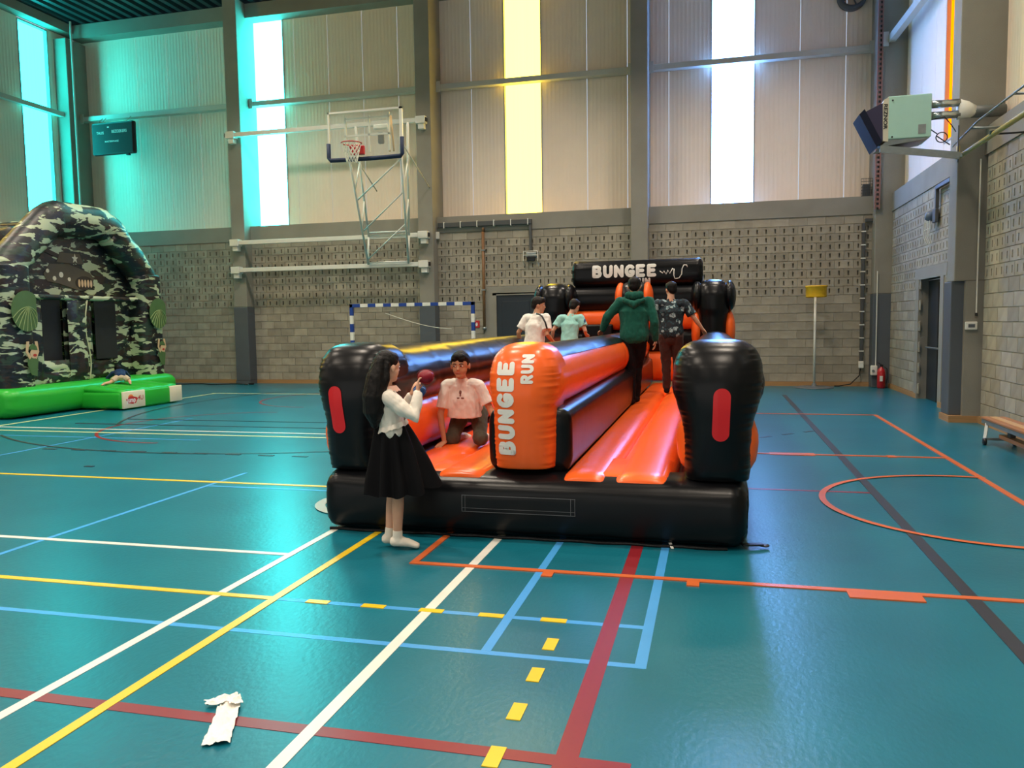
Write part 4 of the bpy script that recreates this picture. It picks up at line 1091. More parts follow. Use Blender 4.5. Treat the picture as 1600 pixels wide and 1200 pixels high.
# --- korfball post
kf = thing('korfball_post', 'yellow korfball basket on a thin pole with round base by the far wall', 'korfball post', (2.22, 19.15, 0))
m_yel = pmat('yellow_plastic', rgb(226, 178, 30), rough=0.4, var=0.06)
m_base = pmat('grey_steel_plate', rgb(92, 98, 102), rough=0.45, var=0.06)
mk('base_plate', lathe([(0.42, 0), (0.42, 0.012), (0.36, 0.03), (0.05, 0.045), (0.05, 0.10)], 32, (2.22, 19.15, 0)), m_base, kf, True)
mk('pole', rod((2.22, 19.15, 0.04), (2.22, 19.15, 2.1), 0.026), m_white, kf, True)
mk('basket', lathe([(0.215, 2.04), (0.205, 2.05), (0.212, 2.29), (0.235, 2.30), (0.235, 2.27), (0.225, 2.26), (0.222, 2.05)], 32, (2.22, 19.0, 0), close=False), m_yel, kf, True)
# --- caged emergency lamp with trunking in the far wall
m_grill = pmat('white_wire', rgb(220, 220, 210), rough=0.5)
el = thing('caged_wall_lamp', 'caged bulkhead lamp on the block wall above the dark far door', 'lamp', (-4.42, FY, 3.2))
mk('housing', bbox_(-4.56, -4.28, FY - 0.10, FY, 3.20, 3.32, 0.02), m_galv, el)
mk('lens', bbox_(-4.53, -4.31, FY - 0.13, FY - 0.09, 3.10, 3.22, 0.02), m_black, el)
for xx in (-4.60, -4.24): mk('guard_wire', path([(xx, FY - 0.01, 3.34), (xx, FY - 0.16, 3.34), (xx, FY - 0.18, 3.10), (xx, FY - 0.01, 2.98)], 0.009, 5), m_grill, el)
for zz in (3.34, 3.24): mk('guard_wire', rod((-4.60, FY - 0.165, zz), (-4.24, FY - 0.165, zz), 0.009, 5), m_grill, el)
m_trunk = pmat('dark_grey_trunking', rgb(76, 78, 78), rough=0.5)
tr = thing('cable_trunking', 'dark cable trunking along the beam left of the yellow window', 'trunking', (-5.6, FY, 4.05))
mk('duct', bbox_(-6.86, -4.40, FY - 0.11, FY - 0.03, 4.02, 4.14, 0.01), m_trunk, tr)
mk('drop_duct', bbox_(-4.47, -4.40, FY - 0.09, FY - 0.03, 3.36, 4.06, 0.01), m_trunk, tr)
for k in range(6): mk('clip', box(-6.7 + k * 0.44, -6.68 + k * 0.44, FY - 0.115, FY - 0.03, 4.0, 4.16), m_white, tr)
mk('junction_box', bbox_(-6.93, -6.83, FY - 0.12, FY - 0.03, 3.74, 3.92, 0.01), m_white, tr)
m_copper = pmat('brown_painted_pipe', rgb(128, 92, 58), rough=0.5)
pp = thing('brown_wall_pipe', 'brown vertical service pipe on the block wall near the goal', 'pipe', (-5.67, FY, 1.3))
mk('pipe', rod((-5.67, FY - 0.06, 1.40), (-5.67, FY - 0.06, 3.88), 0.035), m_copper, pp, True)
mk('pipe_elbow', path([(-5.67, FY - 0.06, 3.88), (-5.66, FY - 0.07, 3.95), (-5.64, FY - 0.07, 3.97)], 0.035), m_copper, pp, True)
mk('valve', lathe([(0.03, 0), (0.055, 0.02), (0.055, 0.06), (0.03, 0.08)], 14, (-5.67, FY - 0.06, 1.40)), m_galv, pp, True)
mk('pipe_clip', box(-5.72, -5.62, FY - 0.1, FY, 2.4, 2.43), m_galv, pp); mk('pipe_clip', box(-5.72, -5.62, FY - 0.1, FY, 3.4, 3.43), m_galv, pp)
sg2 = thing('fire_sign', 'small red fire safety sign on the block wall beside the goal', 'sign', (-5.88, FY, 1.5))
mk('plate', bbox_(-5.97, -5.81, FY - 0.02, FY - 0.005, 1.46, 1.64, 0.004), pmat('sign_red', rgb(190, 36, 40), rough=0.4), sg2)
mk('flame_symbol', prism([(-5.91, 1.50), (-5.87, 1.50), (-5.86, 1.55), (-5.88, 1.60), (-5.90, 1.56), (-5.92, 1.57)], 0.003, Matrix.Translation((0, FY - 0.024, 0)) @ Matrix(((1, 0, 0), (0, 0, 1), (0, 1, 0))).to_4x4()), m_print, sg2)
# --- round wall fan high up, wire cage box, vertical cable ladder, trunking in the right corner
fan = thing('round_wall_fan', 'round grey fan housing high on the far wall right of blue window', 'fan', (3.0, CY, 9.0))
def ringx(cx, cz, r0, r1, y0, y1, n=36):
    return xform(lathe([(r0, 0), (r1, 0), (r1, y1 - y0), (r0, y1 - y0), (r0, 0)], n, close=False), Matrix.Translation((cx, y1, cz)) @ Matrix.Rotation(math.pi / 2, 4, 'X'))
mk('housing', ringx(3.02, 8.86, 0.24, 0.32, CY - 0.22, CY), m_darkpaint, fan, True)
for k in range(4): mk('fan_blade', bar((3.02, CY - 0.1, 8.86), (3.02 + 0.23 * math.cos(k * 1.57 + .4), CY - 0.1, 8.86 + 0.23 * math.sin(k * 1.57 + .4)), 0.03, 0.09, (0, 1, 0.6)), m_darkpaint, fan)
mk('hub', xform(lathe([(0.05, 0), (0.05, 0.08), (0.02, 0.1)], 16), Matrix.Translation((3.02, CY - 0.06, 8.86)) @ Matrix.Rotation(math.pi / 2, 4, 'X')), m_black, fan)
cg = thing('wire_cage_box', 'small wire cage box on the ledge in the far right corner', 'cage', (3.40, FY + 0.1, 4.3))
wires = []
for i in range(7):
    t = i / 6
    mk('cage_wire', rod((3.22 + 0.24 * t, FY + 0.02, 4.31), (3.22 + 0.24 * t, FY + 0.02, 4.70), 0.006, 5), m_trunk, cg)
    mk('cage_wire', rod((3.22, FY + 0.02, 4.31 + 0.39 * t), (3.46, FY + 0.02, 4.31 + 0.39 * t), 0.006, 5), m_trunk, cg)
mk('sensor', bbox_(3.26, 3.42, FY + 0.06, FY + 0.2, 4.31, 4.58, 0.02), m_darkpaint, cg)
lad = thing('cable_ladder', 'tall pinkish perforated cable ladder in the far right corner', 'cable ladder', (3.49, FY - 0.36, 4.0))
m_pink = pmat('primer_red_steel', rgb(150, 110, 104), rough=0.6)
for xx in (3.44, 3.53): mk('ladder_rail', box(xx - 0.012, xx + 0.012, FY - 0.42, FY - 0.37, 3.95, ROOF), m_pink, lad)
for k in range(60): mk('ladder_rung', box(3.44, 3.53, FY - 0.40, FY - 0.38, 4.0 + k * 0.10, 4.045 + k * 0.10), m_pink, lad)
mk('cable', rod((3.51, FY - 0.375, 3.95), (3.51, FY - 0.375, ROOF), 0.02), m_black, lad)
tr2 = thing('vertical_cable_tray', 'dark vertical cable tray on the block wall near the red extinguisher', 'trunking', (3.27, FY, 0.4))
mk('duct', bbox_(3.24, 3.31, FY - 0.09, FY - 0.02, 0.56, 3.70, 0.01), m_trunk, tr2)
for k in range(10): mk('clip', box(3.225, 3.325, FY - 0.095, FY - 0.02, 0.8 + k * 0.3, 0.825 + k * 0.3), m_white, tr2)
mk('top_duct', bbox_(3.30, 3.47, FY - 0.09, FY - 0.02, 3.72, 3.80, 0.01), m_trunk, tr2)
mk('socket', bbox_(3.22, 3.33, FY - 0.11, FY - 0.02, 0.42, 0.58, 0.015), m_white, tr2)
mk('cord', path([(3.27, FY - 0.06, 0.42), (3.24, FY - 0.08, 0.25), (3.05, FY - 0.12, 0.06), (2.8, FY - 0.14, 0.015), (2.70, FY - 0.14, 0.015)], 0.012, 6), m_black, tr2)
sk = thing('wall_socket_box', 'white socket box on the column above the red fire extinguisher', 'socket', (3.60, FY - 0.36, 0.3))
mk('box_body', bbox_(3.42, 3.56, FY - 0.44, FY - 0.34, 0.28, 0.50, 0.02), m_white, sk)
mk('conduit', rod((3.53, FY - 0.37, 0.50), (3.53, FY - 0.37, 2.6), 0.012), m_white, sk)
mk('plug_face', xform(lathe([(0.03, 0), (0.03, 0.012)], 16), Matrix.Translation((3.47, FY - 0.44, 0.38)) @ Matrix.Rotation(math.pi / 2, 4, 'X')), m_galv, sk)
# --- fire extinguisher
fx = thing('fire_extinguisher', 'red fire extinguisher standing on the floor in the far right corner', 'fire extinguisher', (3.62, 19.12, 0))
m_fred = pmat('extinguisher_red', rgb(186, 24, 36), rough=0.3, coat=0.4)
mk('cylinder', lathe([(0.07, 0), (0.085, 0.02), (0.085, 0.36), (0.07, 0.42), (0.03, 0.46), (0.03, 0.48)], 24, (3.62, 19.12, 0)), m_fred, fx, True)
mk('valve_head', cat_geo(bbox_(3.585, 3.655, 19.09, 19.15, 0.48, 0.53, 0.008), bar((3.62, 19.12, 0.53), (3.54, 19.10, 0.57), 0.02, 0.012)), m_black, fx)
mk('hose', path([(3.64, 19.06, 0.50), (3.72, 19.04, 0.44), (3.73, 19.03, 0.25), (3.71, 19.03, 0.12)], 0.012, 8), m_black, fx, True)
mk('label_panel', bbox_(3.575, 3.635, 19.028, 19.036, 0.16, 0.28, 0.002), m_print, fx)
# --- heater on its shelf
ht = thing('gas_unit_heater', 'pale green gas unit heater on a bracket shelf high on the right column', 'heater', (2.7, 12.85, 4.0))
m_heat = pmat('heater_pale_green', rgb(170, 214, 200), rough=0.4, var=0.03)
m_cream2 = pmat('heater_cream', rgb(206, 202, 180), rough=0.4, var=0.03)
m_purple = pmat('heater_outlet_dark', rgb(44, 40, 70), rough=0.75, var=0.06)
HY = 12.60
m_navyrim = pmat('outlet_rim_navy', rgb(22, 28, 48), rough=0.8, var=0.05, spec=0.2)
mk('casing', bbox_(2.40, 2.97, HY, HY + 0.55, 4.12, 4.72, 0.012), m_heat, ht)
mk('front_shroud', prism([(2.34, 4.10), (2.41, 4.09), (2.41, 4.71), (2.35, 4.68), (2.33, 4.64)], 0.55, Matrix.Translation((0, HY, 0)) @ Matrix(((1, 0, 0), (0, 0, 1), (0, 1, 0))).to_4x4()), m_cream2, ht)
mk('belly_panel', prism([(2.30, 4.02), (2.41, 4.12), (2.97, 4.14), (2.92, 4.10)], 0.5, Matrix.Translation((0, HY + 0.02, 0)) @ Matrix(((1, 0, 0), (0, 0, 1), (0, 1, 0))).to_4x4()), m_galv, ht)
mk('outlet_hood', ([(2.34, HY, 4.12), (2.34, HY, 4.64), (2.34, HY + 0.55, 4.64), (2.34, HY + 0.55, 4.12), (2.26, HY + 0.02, 4.03), (2.03, HY + 0.02, 4.50), (2.03, HY + 0.53, 4.50), (2.26, HY + 0.53, 4.03)],
                   [(0, 1, 5, 4), (1, 2, 6, 5), (2, 3, 7, 6), (3, 0, 4, 7)]), m_purple, ht)
mk('outlet_rim', ([(2.26, HY, 4.02), (2.02, HY, 4.50), (2.09, HY, 4.57), (2.33, HY, 4.09), (2.26, HY + 0.55, 4.02), (2.02, HY + 0.55, 4.50), (2.09, HY + 0.55, 4.57), (2.33, HY + 0.55, 4.09)],
                  [(0, 1, 2, 3), (7, 6, 5, 4), (0, 4, 5, 1), (1, 5, 6, 2), (2, 6, 7, 3), (3, 7, 4, 0)]), m_navyrim, ht)
for k in range(4):
    t = (k + 0.5) / 4; mk('louvre', bar((2.26 - 0.23 * t, HY + 0.03, 4.03 + 0.47 * t), (2.26 - 0.23 * t, HY + 0.52, 4.03 + 0.47 * t), 0.06, 0.008, (1, 0, 0.5)), m_purple, ht)
g = text_geo('REZNOR', 0.095, offset=0.003)
wd = max(v[0] for v in g[0])
mk('lettering', ([(2.372 - 0.026 + v[1] * 0.72, HY - 0.004, 4.62 - v[0] * 0.36 / wd) for v in g[0]], g[1]), m_black, ht)
for (xx, zz) in ((2.46, 4.66), (2.46, 4.15)): mk('fixing_screw', xform(lathe([(0.012, 0), (0.012, 0.008)], 10), Matrix.Translation((xx, HY, zz)) @ Matrix.Rotation(math.pi / 2, 4, 'X')), m_black, ht)
mk('rating_plate', bbox_(2.80, 2.90, HY - 0.004, HY + 0.002, 4.17, 4.30, 0.001), m_galv, ht)
m_bright = pmat('shiny_flue', rgb(180, 190, 190), rough=0.2, metal=0.9)
for zz in (4.62, 4.46):
    mk('flue_pipe', rod((2.97, HY + 0.25, zz), (3.40, HY + 0.30, zz + 0.01), 0.055), m_bright, ht, True)
    mk('flue_collar', rod((2.97, HY + 0.25, zz), (3.02, HY + 0.25, zz), 0.065), m_galv, ht, True)
mk('flue_adaptor', limb([(3.38, HY + 0.30, 4.54), (3.50, HY + 0.32, 4.53), (3.60, HY + 0.34, 4.50)], [(0.06, 0.15), (0.08, 0.12), (0.085, 0.085)], seg=16, caps=False), m_white, ht, True)
m_greyduct = pmat('grey_duct', rgb(96, 100, 98), rough=0.5)
mk('wall_duct', rod((3.56, HY + 0.34, 4.50), (4.0, HY + 0.34, 4.49), 0.085, 16), m_greyduct, ht, True)
mk('power_cable', path([(2.97, HY + 0.1, 4.37), (3.15, HY + 0.05, 4.39), (3.28, HY + 0.2, 4.30), (3.40, HY + 0.45, 4.26)], 0.008, 6), m_black, ht, True)
cp = [(2.97, HY + 0.1, 4.25), (3.06, HY + 0.1, 4.18)] + [(3.13 + 0.075 * math.cos(a), HY + 0.1, 4.12 + 0.07 * math.sin(a)) for a in [2.4 + i * 0.35 for i in range(20)]] + [(3.25, HY + 0.15, 4.02)]
mk('gas_hose', path(cp, 0.008, 6), m_black, ht, True)
sh = thing('heater_bracket_shelf', 'steel bracket shelf fixed to the right column under the heater', 'bracket', (3.0, 12.9, 3.8))
mk('shelf_plate', ([(2.30, HY - 0.02, 4.0), (3.34, HY - 0.02, 3.88), (3.50, 13.25, 3.98), (2.45, 13.15, 4.08), (2.30, HY - 0.02, 3.985), (3.34, HY - 0.02, 3.865), (3.50, 13.25, 3.965), (2.45, 13.15, 4.065)],
                   [(0, 1, 2, 3), (7, 6, 5, 4), (0, 4, 5, 1), (1, 5, 6, 2), (2, 6, 7, 3), (3, 7, 4, 0)]), m_galv, sh)
mk('shelf_lip', bar((2.30, HY - 0.02, 3.99), (3.34, HY - 0.02, 3.83), 0.012, 0.10), m_galv, sh)
mk('threaded_rod', rod((3.32, HY, 3.74), (3.32, HY, 4.25), 0.01), m_trunk, sh)
mk('arm', bar((3.36, HY, 3.84), (3.46, 13.1, 3.90), 0.03, 0.05), m_galv, sh)
gp = thing('yellow_gas_pipe', 'olive yellow gas pipe running along the right wall below the heater', 'pipe', (3.4, 11, 3.86))
m_gas = pmat('gas_pipe_yellow', rgb(168, 158, 84), rough=0.4)
mk('pipe', rod((3.40, 12.90, 3.86), (3.40, 6.0, 3.86), 0.034), m_gas, gp, True)
mk('riser', rod((3.40, 12.90, 3.83), (3.40, 12.90, 4.02), 0.024), m_gas, gp, True)
for yy in (11.4, 9.4, 7.6): mk('pipe_bracket', cat_geo(rod((3.40, yy, 3.86), (3.40, yy, 3.90), 0.045, 14), bar((3.40, yy, 3.86), (RX - 0.035, yy, 3.86), 0.02, 0.02)), m_black, gp)
cbl = thing('suspension_cable', 'thin grey steel conduit rising along the right wall beside the heater', 'conduit', (3.4, 12, 4.1))
mk('conduit', path([(3.38, 13.1, 4.06), (3.36, 11.9, 4.14), (3.36, 10.2, 4.15), (3.36, 7.0, 4.15)], 0.014, 6), m_galv, cbl, True)
mk('support_arm', rod((3.36, 12.2, 4.12), (RX - 0.035, 12.2, 4.10), 0.016), m_galv, cbl, True)
mk('support_arm', rod((3.36, 10.6, 4.15), (RX - 0.035, 10.6, 4.13), 0.016), m_galv, cbl, True)
# --- conduit and thermostat on the right column
th = thing('wall_thermostat', 'white thermostat box on the right wall column above the bench', 'thermostat', (3.66, 13.05, 1.4))
mk('case', bbox_(3.60, 3.76, 13.03, 13.08, 1.38, 1.50, 0.012), m_white, th)
mk('display', bbox_(3.635, 3.725, 13.025, 13.032, 1.415, 1.465, 0.003), m_darkpaint, th)
mk('conduit', rod((3.745, 13.06, 1.62), (3.745, 13.06, 3.85), 0.011), m_white, th)
mk('conduit_end', rod((3.745, 13.06, 1.58), (3.745, 13.06, 1.63), 0.018), m_black, th)
# --- alarm lamp above the side door with wire guard
al = thing('alarm_beacon', 'blue-grey alarm beacon with wire guard above the right side door', 'alarm', (RX, 15.6, 3.3))
mk('beacon', xform(lathe([(0.0, 0), (0.085, 0.0), (0.085, 0.08), (0.06, 0.13), (0.0, 0.14)], 20), Matrix.Translation((RX - 0.04, 15.75, 3.36)) @ Matrix.Rotation(-math.pi / 2, 4, 'Y')), pmat('beacon_blue_grey', rgb(96, 112, 134), rough=0.25), al, True)
mk('base', bbox_(RX - 0.09, RX - 0.03, 15.42, 15.64, 3.22, 3.46, 0.015), m_trunk, al)
mk('duct', bbox_(RX - 0.09, RX - 0.03, 15.42, 15.49, 3.46, 3.80, 0.008), m_trunk, al)
mk('duct', bbox_(RX - 0.09, RX - 0.03, 14.6, 15.49, 3.78, 3.85, 0.008), m_trunk, al)
for k in range(4): mk('guard_wire', path([(RX - 0.16, 15.84 - 0.12 * k, 3.26), (RX - 0.17, 15.85 - 0.12 * k, 3.0), (RX - 0.12, 15.80 - 0.10 * k, 2.86)], 0.006, 5), m_grill, al)
mk('guard_wire', rod((RX - 0.16, 15.84, 3.12), (RX - 0.16, 15.46, 3.12), 0.006, 5), m_grill, al)
# --- gym bench
bn = thing('gym_bench', 'low wooden gym bench on steel legs beside the right wall', 'bench', (3.4, 9.6, 0))
m_bw = pmat('varnished_bench_wood', rgb(206, 166, 118), rough=0.35, var=0.14, vscale=6, stretch=(8, 0.4, 8), coat=0.2)
m_bw2 = pmat('darker_bench_wood', rgb(166, 112, 70), rough=0.4, var=0.14, vscale=6, stretch=(8, 0.4, 8))
for k, (a, b, mt) in enumerate(((3.27, 3.36, m_bw2), (3.365, 3.46, m_bw), (3.465, 3.55, m_bw2))):
    mk('seat_plank', bbox_(a, b, 7.4, 11.1, 0.295, 0.325, 0.006), mt, bn)
mk('side_rail', bbox_(3.275, 3.30, 7.4, 11.09, 0.245, 0.295, 0.004), m_galv, bn); mk('side_rail', bbox_(3.52, 3.545, 7.4, 11.09, 0.245, 0.295, 0.004), m_galv, bn)
mk('balance_beam', bbox_(3.36, 3.46, 7.6, 10.72, 0.10, 0.15, 0.006), m_bw2, bn)
for yy in (10.95, 7.6):
    lg = mk('leg', cat_geo(bar((3.29, yy - 0.03, 0.26), (3.24, yy - 0.12, 0.06), 0.035, 0.03), bar((3.53, yy - 0.03, 0.26), (3.57, yy - 0.12, 0.06), 0.035, 0.03), bar((3.24, yy - 0.12, 0.075), (3.57, yy - 0.12, 0.075), 0.03, 0.03)), m_galv, bn)
    for xx in (3.24, 3.57): mk('rubber_foot', xform(lathe([(0.03, -0.02), (0.045, -0.015), (0.045, 0.015), (0.03, 0.02)], 16), Matrix.Translation((xx, yy - 0.12, 0.045)) @ Matrix.Rotation(math.pi / 2, 4, 'Y')), m_black, lg, True)
    mk('strut', bar((3.41, yy - 0.12, 0.08), (3.41, yy - 0.50, 0.14), 0.02, 0.02), m_trunk, bn)
for yy in (10.45, 8.1): mk('upright', bbox_(3.38, 3.44, yy - 0.05, yy + 0.05, 0.14, 0.30, 0.005), m_trunk, bn)
# --- crumpled paper tissue on the floor
ts_ = thing('crumpled_tissue', 'torn strip of white tissue paper lying on the floor across the red line', 'tissue', (-1.93, 2.7, 0))
m_tis = pmat('tissue_paper', rgb(232, 228, 220), rough=0.9, var=0.04, bump=0.4, bscale=60)
def sheet(a, b, w0, w1, n, seed, z0, amp):
    a, b = Vector(a), Vector(b); d = (b - a).normalized(); s = Vector((-d.y, d.x, 0)); V, Fc = [], []; m = 10
    for i in range(n + 1):
        t = i / n; w_ = w0 + (w1 - w0) * t + 0.010 * noise.noise(Vector((t * 6, seed, 0)))
        for j in range(m + 1):
            u = j / m * 2 - 1
            p = a.lerp(b, t) + s * (u * w_ / 2) + d * 0.014 * noise.noise(Vector((u * 3, seed + 9, t * 2)))
            V.append((p.x, p.y, z0 + abs(fbm(Vector((p.x * 26, p.y * 26, seed)))) * amp + 0.004))
    for i in range(n):
        for j in range(m): q = i * (m + 1) + j; Fc.append((q, q + 1, q + m + 2, q + m + 1))
    return V, Fc
o = mk('paper_strip', sheet((-1.835, 2.55, 0), (-1.985, 2.885, 0), 0.105, 0.080, 38, 3, 0.004, 0.022), m_tis, ts_, True)
o = mk('paper_fold', sheet((-2.065, 2.815, 0), (-1.965, 2.895, 0), 0.05, 0.075, 18, 8, 0.012, 0.026), m_tis, ts_, True)
o = mk('paper_fold', sheet((-1.99, 2.885, 0), (-1.925, 2.835, 0), 0.055, 0.05, 14, 12, 0.016, 0.022), m_tis, ts_, True)

fc = thing('floor_cable', 'black blower cable lying along the far wall beside the castle', 'cable', (-13.6, 19.2, 0))
mk('cable', path([(-15.2 + 0.16 * i, 19.1 + 0.12 * math.sin(i * 0.9), 0.016) for i in range(20)], 0.015, 6), m_black, fc, True)
mk('plug', bbox_(-12.2, -12.08, 19.09, 19.17, 0.0, 0.05, 0.01), m_black, fc)
# ================================================================ PEOPLE
def skinmat(name, col):
    m = pmat(name, col, rough=0.55, var=0.05, vscale=20)
    b = m.node_tree.nodes['Principled BSDF']; b.inputs['Subsurface Weight'].default_value = 0.12
    b.inputs['Subsurface Radius'].default_value = (0.02, 0.008, 0.005)
    return m
def cloth(name, col, rough=0.85, bump=0.25, bscale=30, var=0.05, stretch=(1, 1, 1)):
    return pmat(name, col, rough=rough, var=var, vscale=8, bump=bump, bscale=bscale, sheen=0.0 if max(col) < 0.03 else 0.1, spec=0.12, stretch=stretch)
m_skin1 = skinmat('light_skin', rgb(214, 164, 136)); m_skin2 = skinmat('tan_skin', rgb(196, 142, 108))
m_hairb = pmat('black_hair', rgb(14, 12, 12), rough=0.55, spec=0.2, var=0.15, vscale=60, bump=0.5, bscale=70, stretch=(1, 1, 0.12))
m_hairbr = pmat('dark_brown_hair', rgb(26, 20, 17), rough=0.55, spec=0.2, var=0.15, vscale=60, bump=0.5, bscale=80)
m_eyew = pmat('eye_white', rgb(225, 220, 214), rough=0.3); m_eyed = pmat('eye_dark', rgb(24, 16, 14), rough=0.2)
m_lip = pmat('lip_tone', rgb(176, 100, 90), rough=0.5)
def basis(fwd, up=(0, 0, 1)):
    f = Vector(fwd).normalized(); r = f.cross(Vector(up)).normalized(); u = r.cross(f)
    return r, f, u
def rotm(r, f, u): return Matrix((r, f, u)).transposed()
def hand_prims(wr, d, n, sc, side, curl=0.5, spread=1.0, fr=0.0085):
    """wr wrist, d pointing direction, n palm normal (towards what is held); side +1: thumb on +s"""
    d = Vector(d).normalized(); n = (Vector(n) - d * Vector(n).dot(d)).normalized(); s = d.cross(n)
    wr = Vector(wr); P = []
    R = Matrix((s, d, n)).transposed()
    P.append(ell(wr + d * 0.042 * sc, (0.037 * sc, 0.048 * sc, 0.016 * sc), R, 14, 10))
    P.append(limb([wr - d * 0.02 * sc, wr + d * 0.03 * sc], [(0.022 * sc, 0.018 * sc), (0.03 * sc, 0.017 * sc)], 12, up=n))
    for k, (off, ln) in enumerate(((-0.029, 0.060), (-0.010, 0.072), (0.010, 0.077), (0.029, 0.068))):
        o_ = off * side
        b = wr + d * 0.078 * sc + s * (o_ * sc)
        dd = (d + s * (o_ * 3.0 * spread)).normalized(); p = [b - d * 0.02 * sc, b]
        ang = 0.0
        for seg_, l in enumerate((0.45, 0.32, 0.23)):
            ang += curl * (0.55, 0.75, 0.6)[seg_]
            v = dd * math.cos(ang) + n * math.sin(ang); p.append(p[-1] + v * (l * ln * sc))
        P.append(limb(p, [fr * 1.1 * sc, fr * 1.08 * sc, fr * sc, fr * 0.95 * sc, fr * 0.8 * sc], 8))
    tb = wr + d * 0.022 * sc + s * (0.028 * sc * side)
    td = (d * 0.7 + s * (0.75 * side) + n * (0.25 + 0.4 * curl)).normalized()
    t2 = (d * 0.95 + s * (0.2 * side) + n * (0.25 + 0.6 * curl)).normalized()
    P.append(limb([tb - td * 0.01 * sc, tb + td * 0.035 * sc, tb + td * 0.035 * sc + t2 * 0.03 * sc], [0.013 * sc, 0.0105 * sc, 0.0085 * sc], 8))
    return P
def head_prims(c, fwd, up, hs):
    """hs = head height"""
    r, f, u = basis(fwd, up); R = rotm(r, f, u); c = Vector(c)
    at = lambda x, y, z: c + r * (x * hs) + f * (y * hs) + u * (z * hs)
    P = [ell(at(0, -0.035, 0.10), (0.335 * hs, 0.415 * hs, 0.39 * hs), R, 20, 14),
         ell(at(0, 0.09, -0.14), (0.27 * hs, 0.29 * hs, 0.30 * hs), R, 18, 12),
         ell(at(0, 0.20, -0.36), (0.15 * hs, 0.15 * hs, 0.13 * hs), R, 14, 10),
         limb([at(0, 0.335, 0.06), at(0, 0.40, -0.10)], [0.035 * hs, 0.055 * hs], 10),
         ell(at(0, 0.335, -0.10), (0.075 * hs, 0.07 * hs, 0.045 * hs), R, 10, 8),
         ell(at(0, 0.31, 0.085), (0.22 * hs, 0.08 * hs, 0.05 * hs), R, 12, 8)]
    for sx in (-1, 1):
        P.append(ell(at(sx * 0.345, -0.02, -0.04), (0.045 * hs, 0.085 * hs, 0.13 * hs), R, 10, 8))
    return P, at, R
def build_person(name, label, loc, yaw, J, S):
    """J: joints in local metres (x right, y forward, z up); S: clothing and sizes"""
    root = thing(name, label, 'person', loc); root.rotation_euler = (0, 0, yaw)
    ORG[root.name] = Vector((0, 0, 0))
    s = S['h'] / 1.7; hs = S.get('hs', 0.225); vx = S.get('voxel', 0.007)
    V = {k: Vector(v) for k, v in J.items()}
    upv = S.get('chest_fwd', (0, 1, 0))
    B = []
    # torso and neck
    B.append(limb([V['pel'], V['pel'].lerp(V['chest'], 0.5), V['chest'], V['neck']], [(0.135 * s, 0.095 * s), (0.125 * s, 0.09 * s), (0.15 * s, 0.10 * s), (0.06 * s, 0.055 * s)], 16, up=upv))
    B.append(limb([V['neck'] - (V['head'] - V['neck']) * 0.2, V['head']], [0.056 * s, 0.05 * s], 12))
    hp, at, R = head_prims(V['head'], S['face'], S.get('hup', (0, 0, 1)), hs); B += hp
    for sd in 'LR':
        B.append(limb([V['sh' + sd], V['sh' + sd].lerp(V['el' + sd], .5), V['el' + sd], V['el' + sd].lerp(V['wr' + sd], .35), V['wr' + sd]], [0.046 * s, 0.043 * s, 0.036 * s, 0.036 * s, 0.024 * s], 12))
        hd = S.get('hand' + sd)
        if hd: B += hand_prims(V['wr' + sd], hd[0], hd[1], S.get('hsc', 0.9), hd[3], hd[2], fr=S.get('fr', 0.0085))
        B.append(limb([V['hip' + sd], V['hip' + sd].lerp(V['kn' + sd], .5), V['kn' + sd], V['kn' + sd].lerp(V['an' + sd], .3), V['an' + sd]], [0.085 * s, 0.072 * s, 0.054 * s, 0.054 * s, 0.036 * s], 14))
        B.append(limb([V['an' + sd] - Vector((0, 0, 0.02)), V['an' + sd].lerp(V['to' + sd], .6), V['to' + sd]], [0.036 * s, (0.038 * s, 0.03 * s), (0.034 * s, 0.02 * s)], 12))
    blob('body', B, S['skin'], root, vx, 3)
    # face details
    if S.get('facedet', True):
        for sx in (-1, 1):
            ey = link_geo('eye', ell(at(sx * 0.135, 0.335, 0.02), (0.062 * hs, 0.03 * hs, 0.030 * hs), R, 12, 8), m_eyew, root)
            link_geo('iris', ell(at(sx * 0.135 + S.get('gaze', 0), 0.355, 0.02), (0.030 * hs, 0.018 * hs, 0.030 * hs), R, 10, 8), m_eyed, ey)
            link_geo('eyebrow', limb([at(sx * 0.06, 0.375, 0.095), at(sx * 0.13, 0.372, 0.115), at(sx * 0.205, 0.33, 0.095)], [0.014 * hs, 0.018 * hs, 0.010 * hs], 8), m_hairb, root)
        link_geo('mouth', limb([at(-0.085, 0.335, -0.245), at(0, 0.368, -0.235), at(0.085, 0.335, -0.245)], [(0.012 * hs, 0.016 * hs), (0.020 * hs, 0.030 * hs), (0.012 * hs, 0.016 * hs)], 8), m_lip, root)
    # hair
    H = [ell(at(0, -0.075, 0.17), (0.365 * hs, 0.42 * hs, 0.385 * hs), R, 22, 16)]
    if S.get('hair', 'short') == 'short':
        H += [ell(at(sx * 0.27, -0.06, 0.12), (0.10 * hs, 0.22 * hs, 0.20 * hs), R, 12, 10) for sx in (-1, 1)]
        H += [ell(at(0, -0.22, -0.02), (0.32 * hs, 0.26 * hs, 0.30 * hs), R, 16, 12), ell(at(0, 0.23, 0.36), (0.26 * hs, 0.17 * hs, 0.15 * hs), R, 14, 10),
              ell(at(-0.10, 0.30, 0.27), (0.16 * hs, 0.10 * hs, 0.10 * hs), R, 12, 8), ell(at(0.12, 0.30, 0.28), (0.14 * hs, 0.10 * hs, 0.09 * hs), R, 12, 8)]
    H += S.get('hair_extra', lambda at_: [])(at)
    blob('hair', H, S.get('hairmat', m_hairb), root, vx, 2, wr=0.003, wscale=45, wstretch=(1, 1, 0.5))
    # shirt
    k = S.get('loose', 1.15)
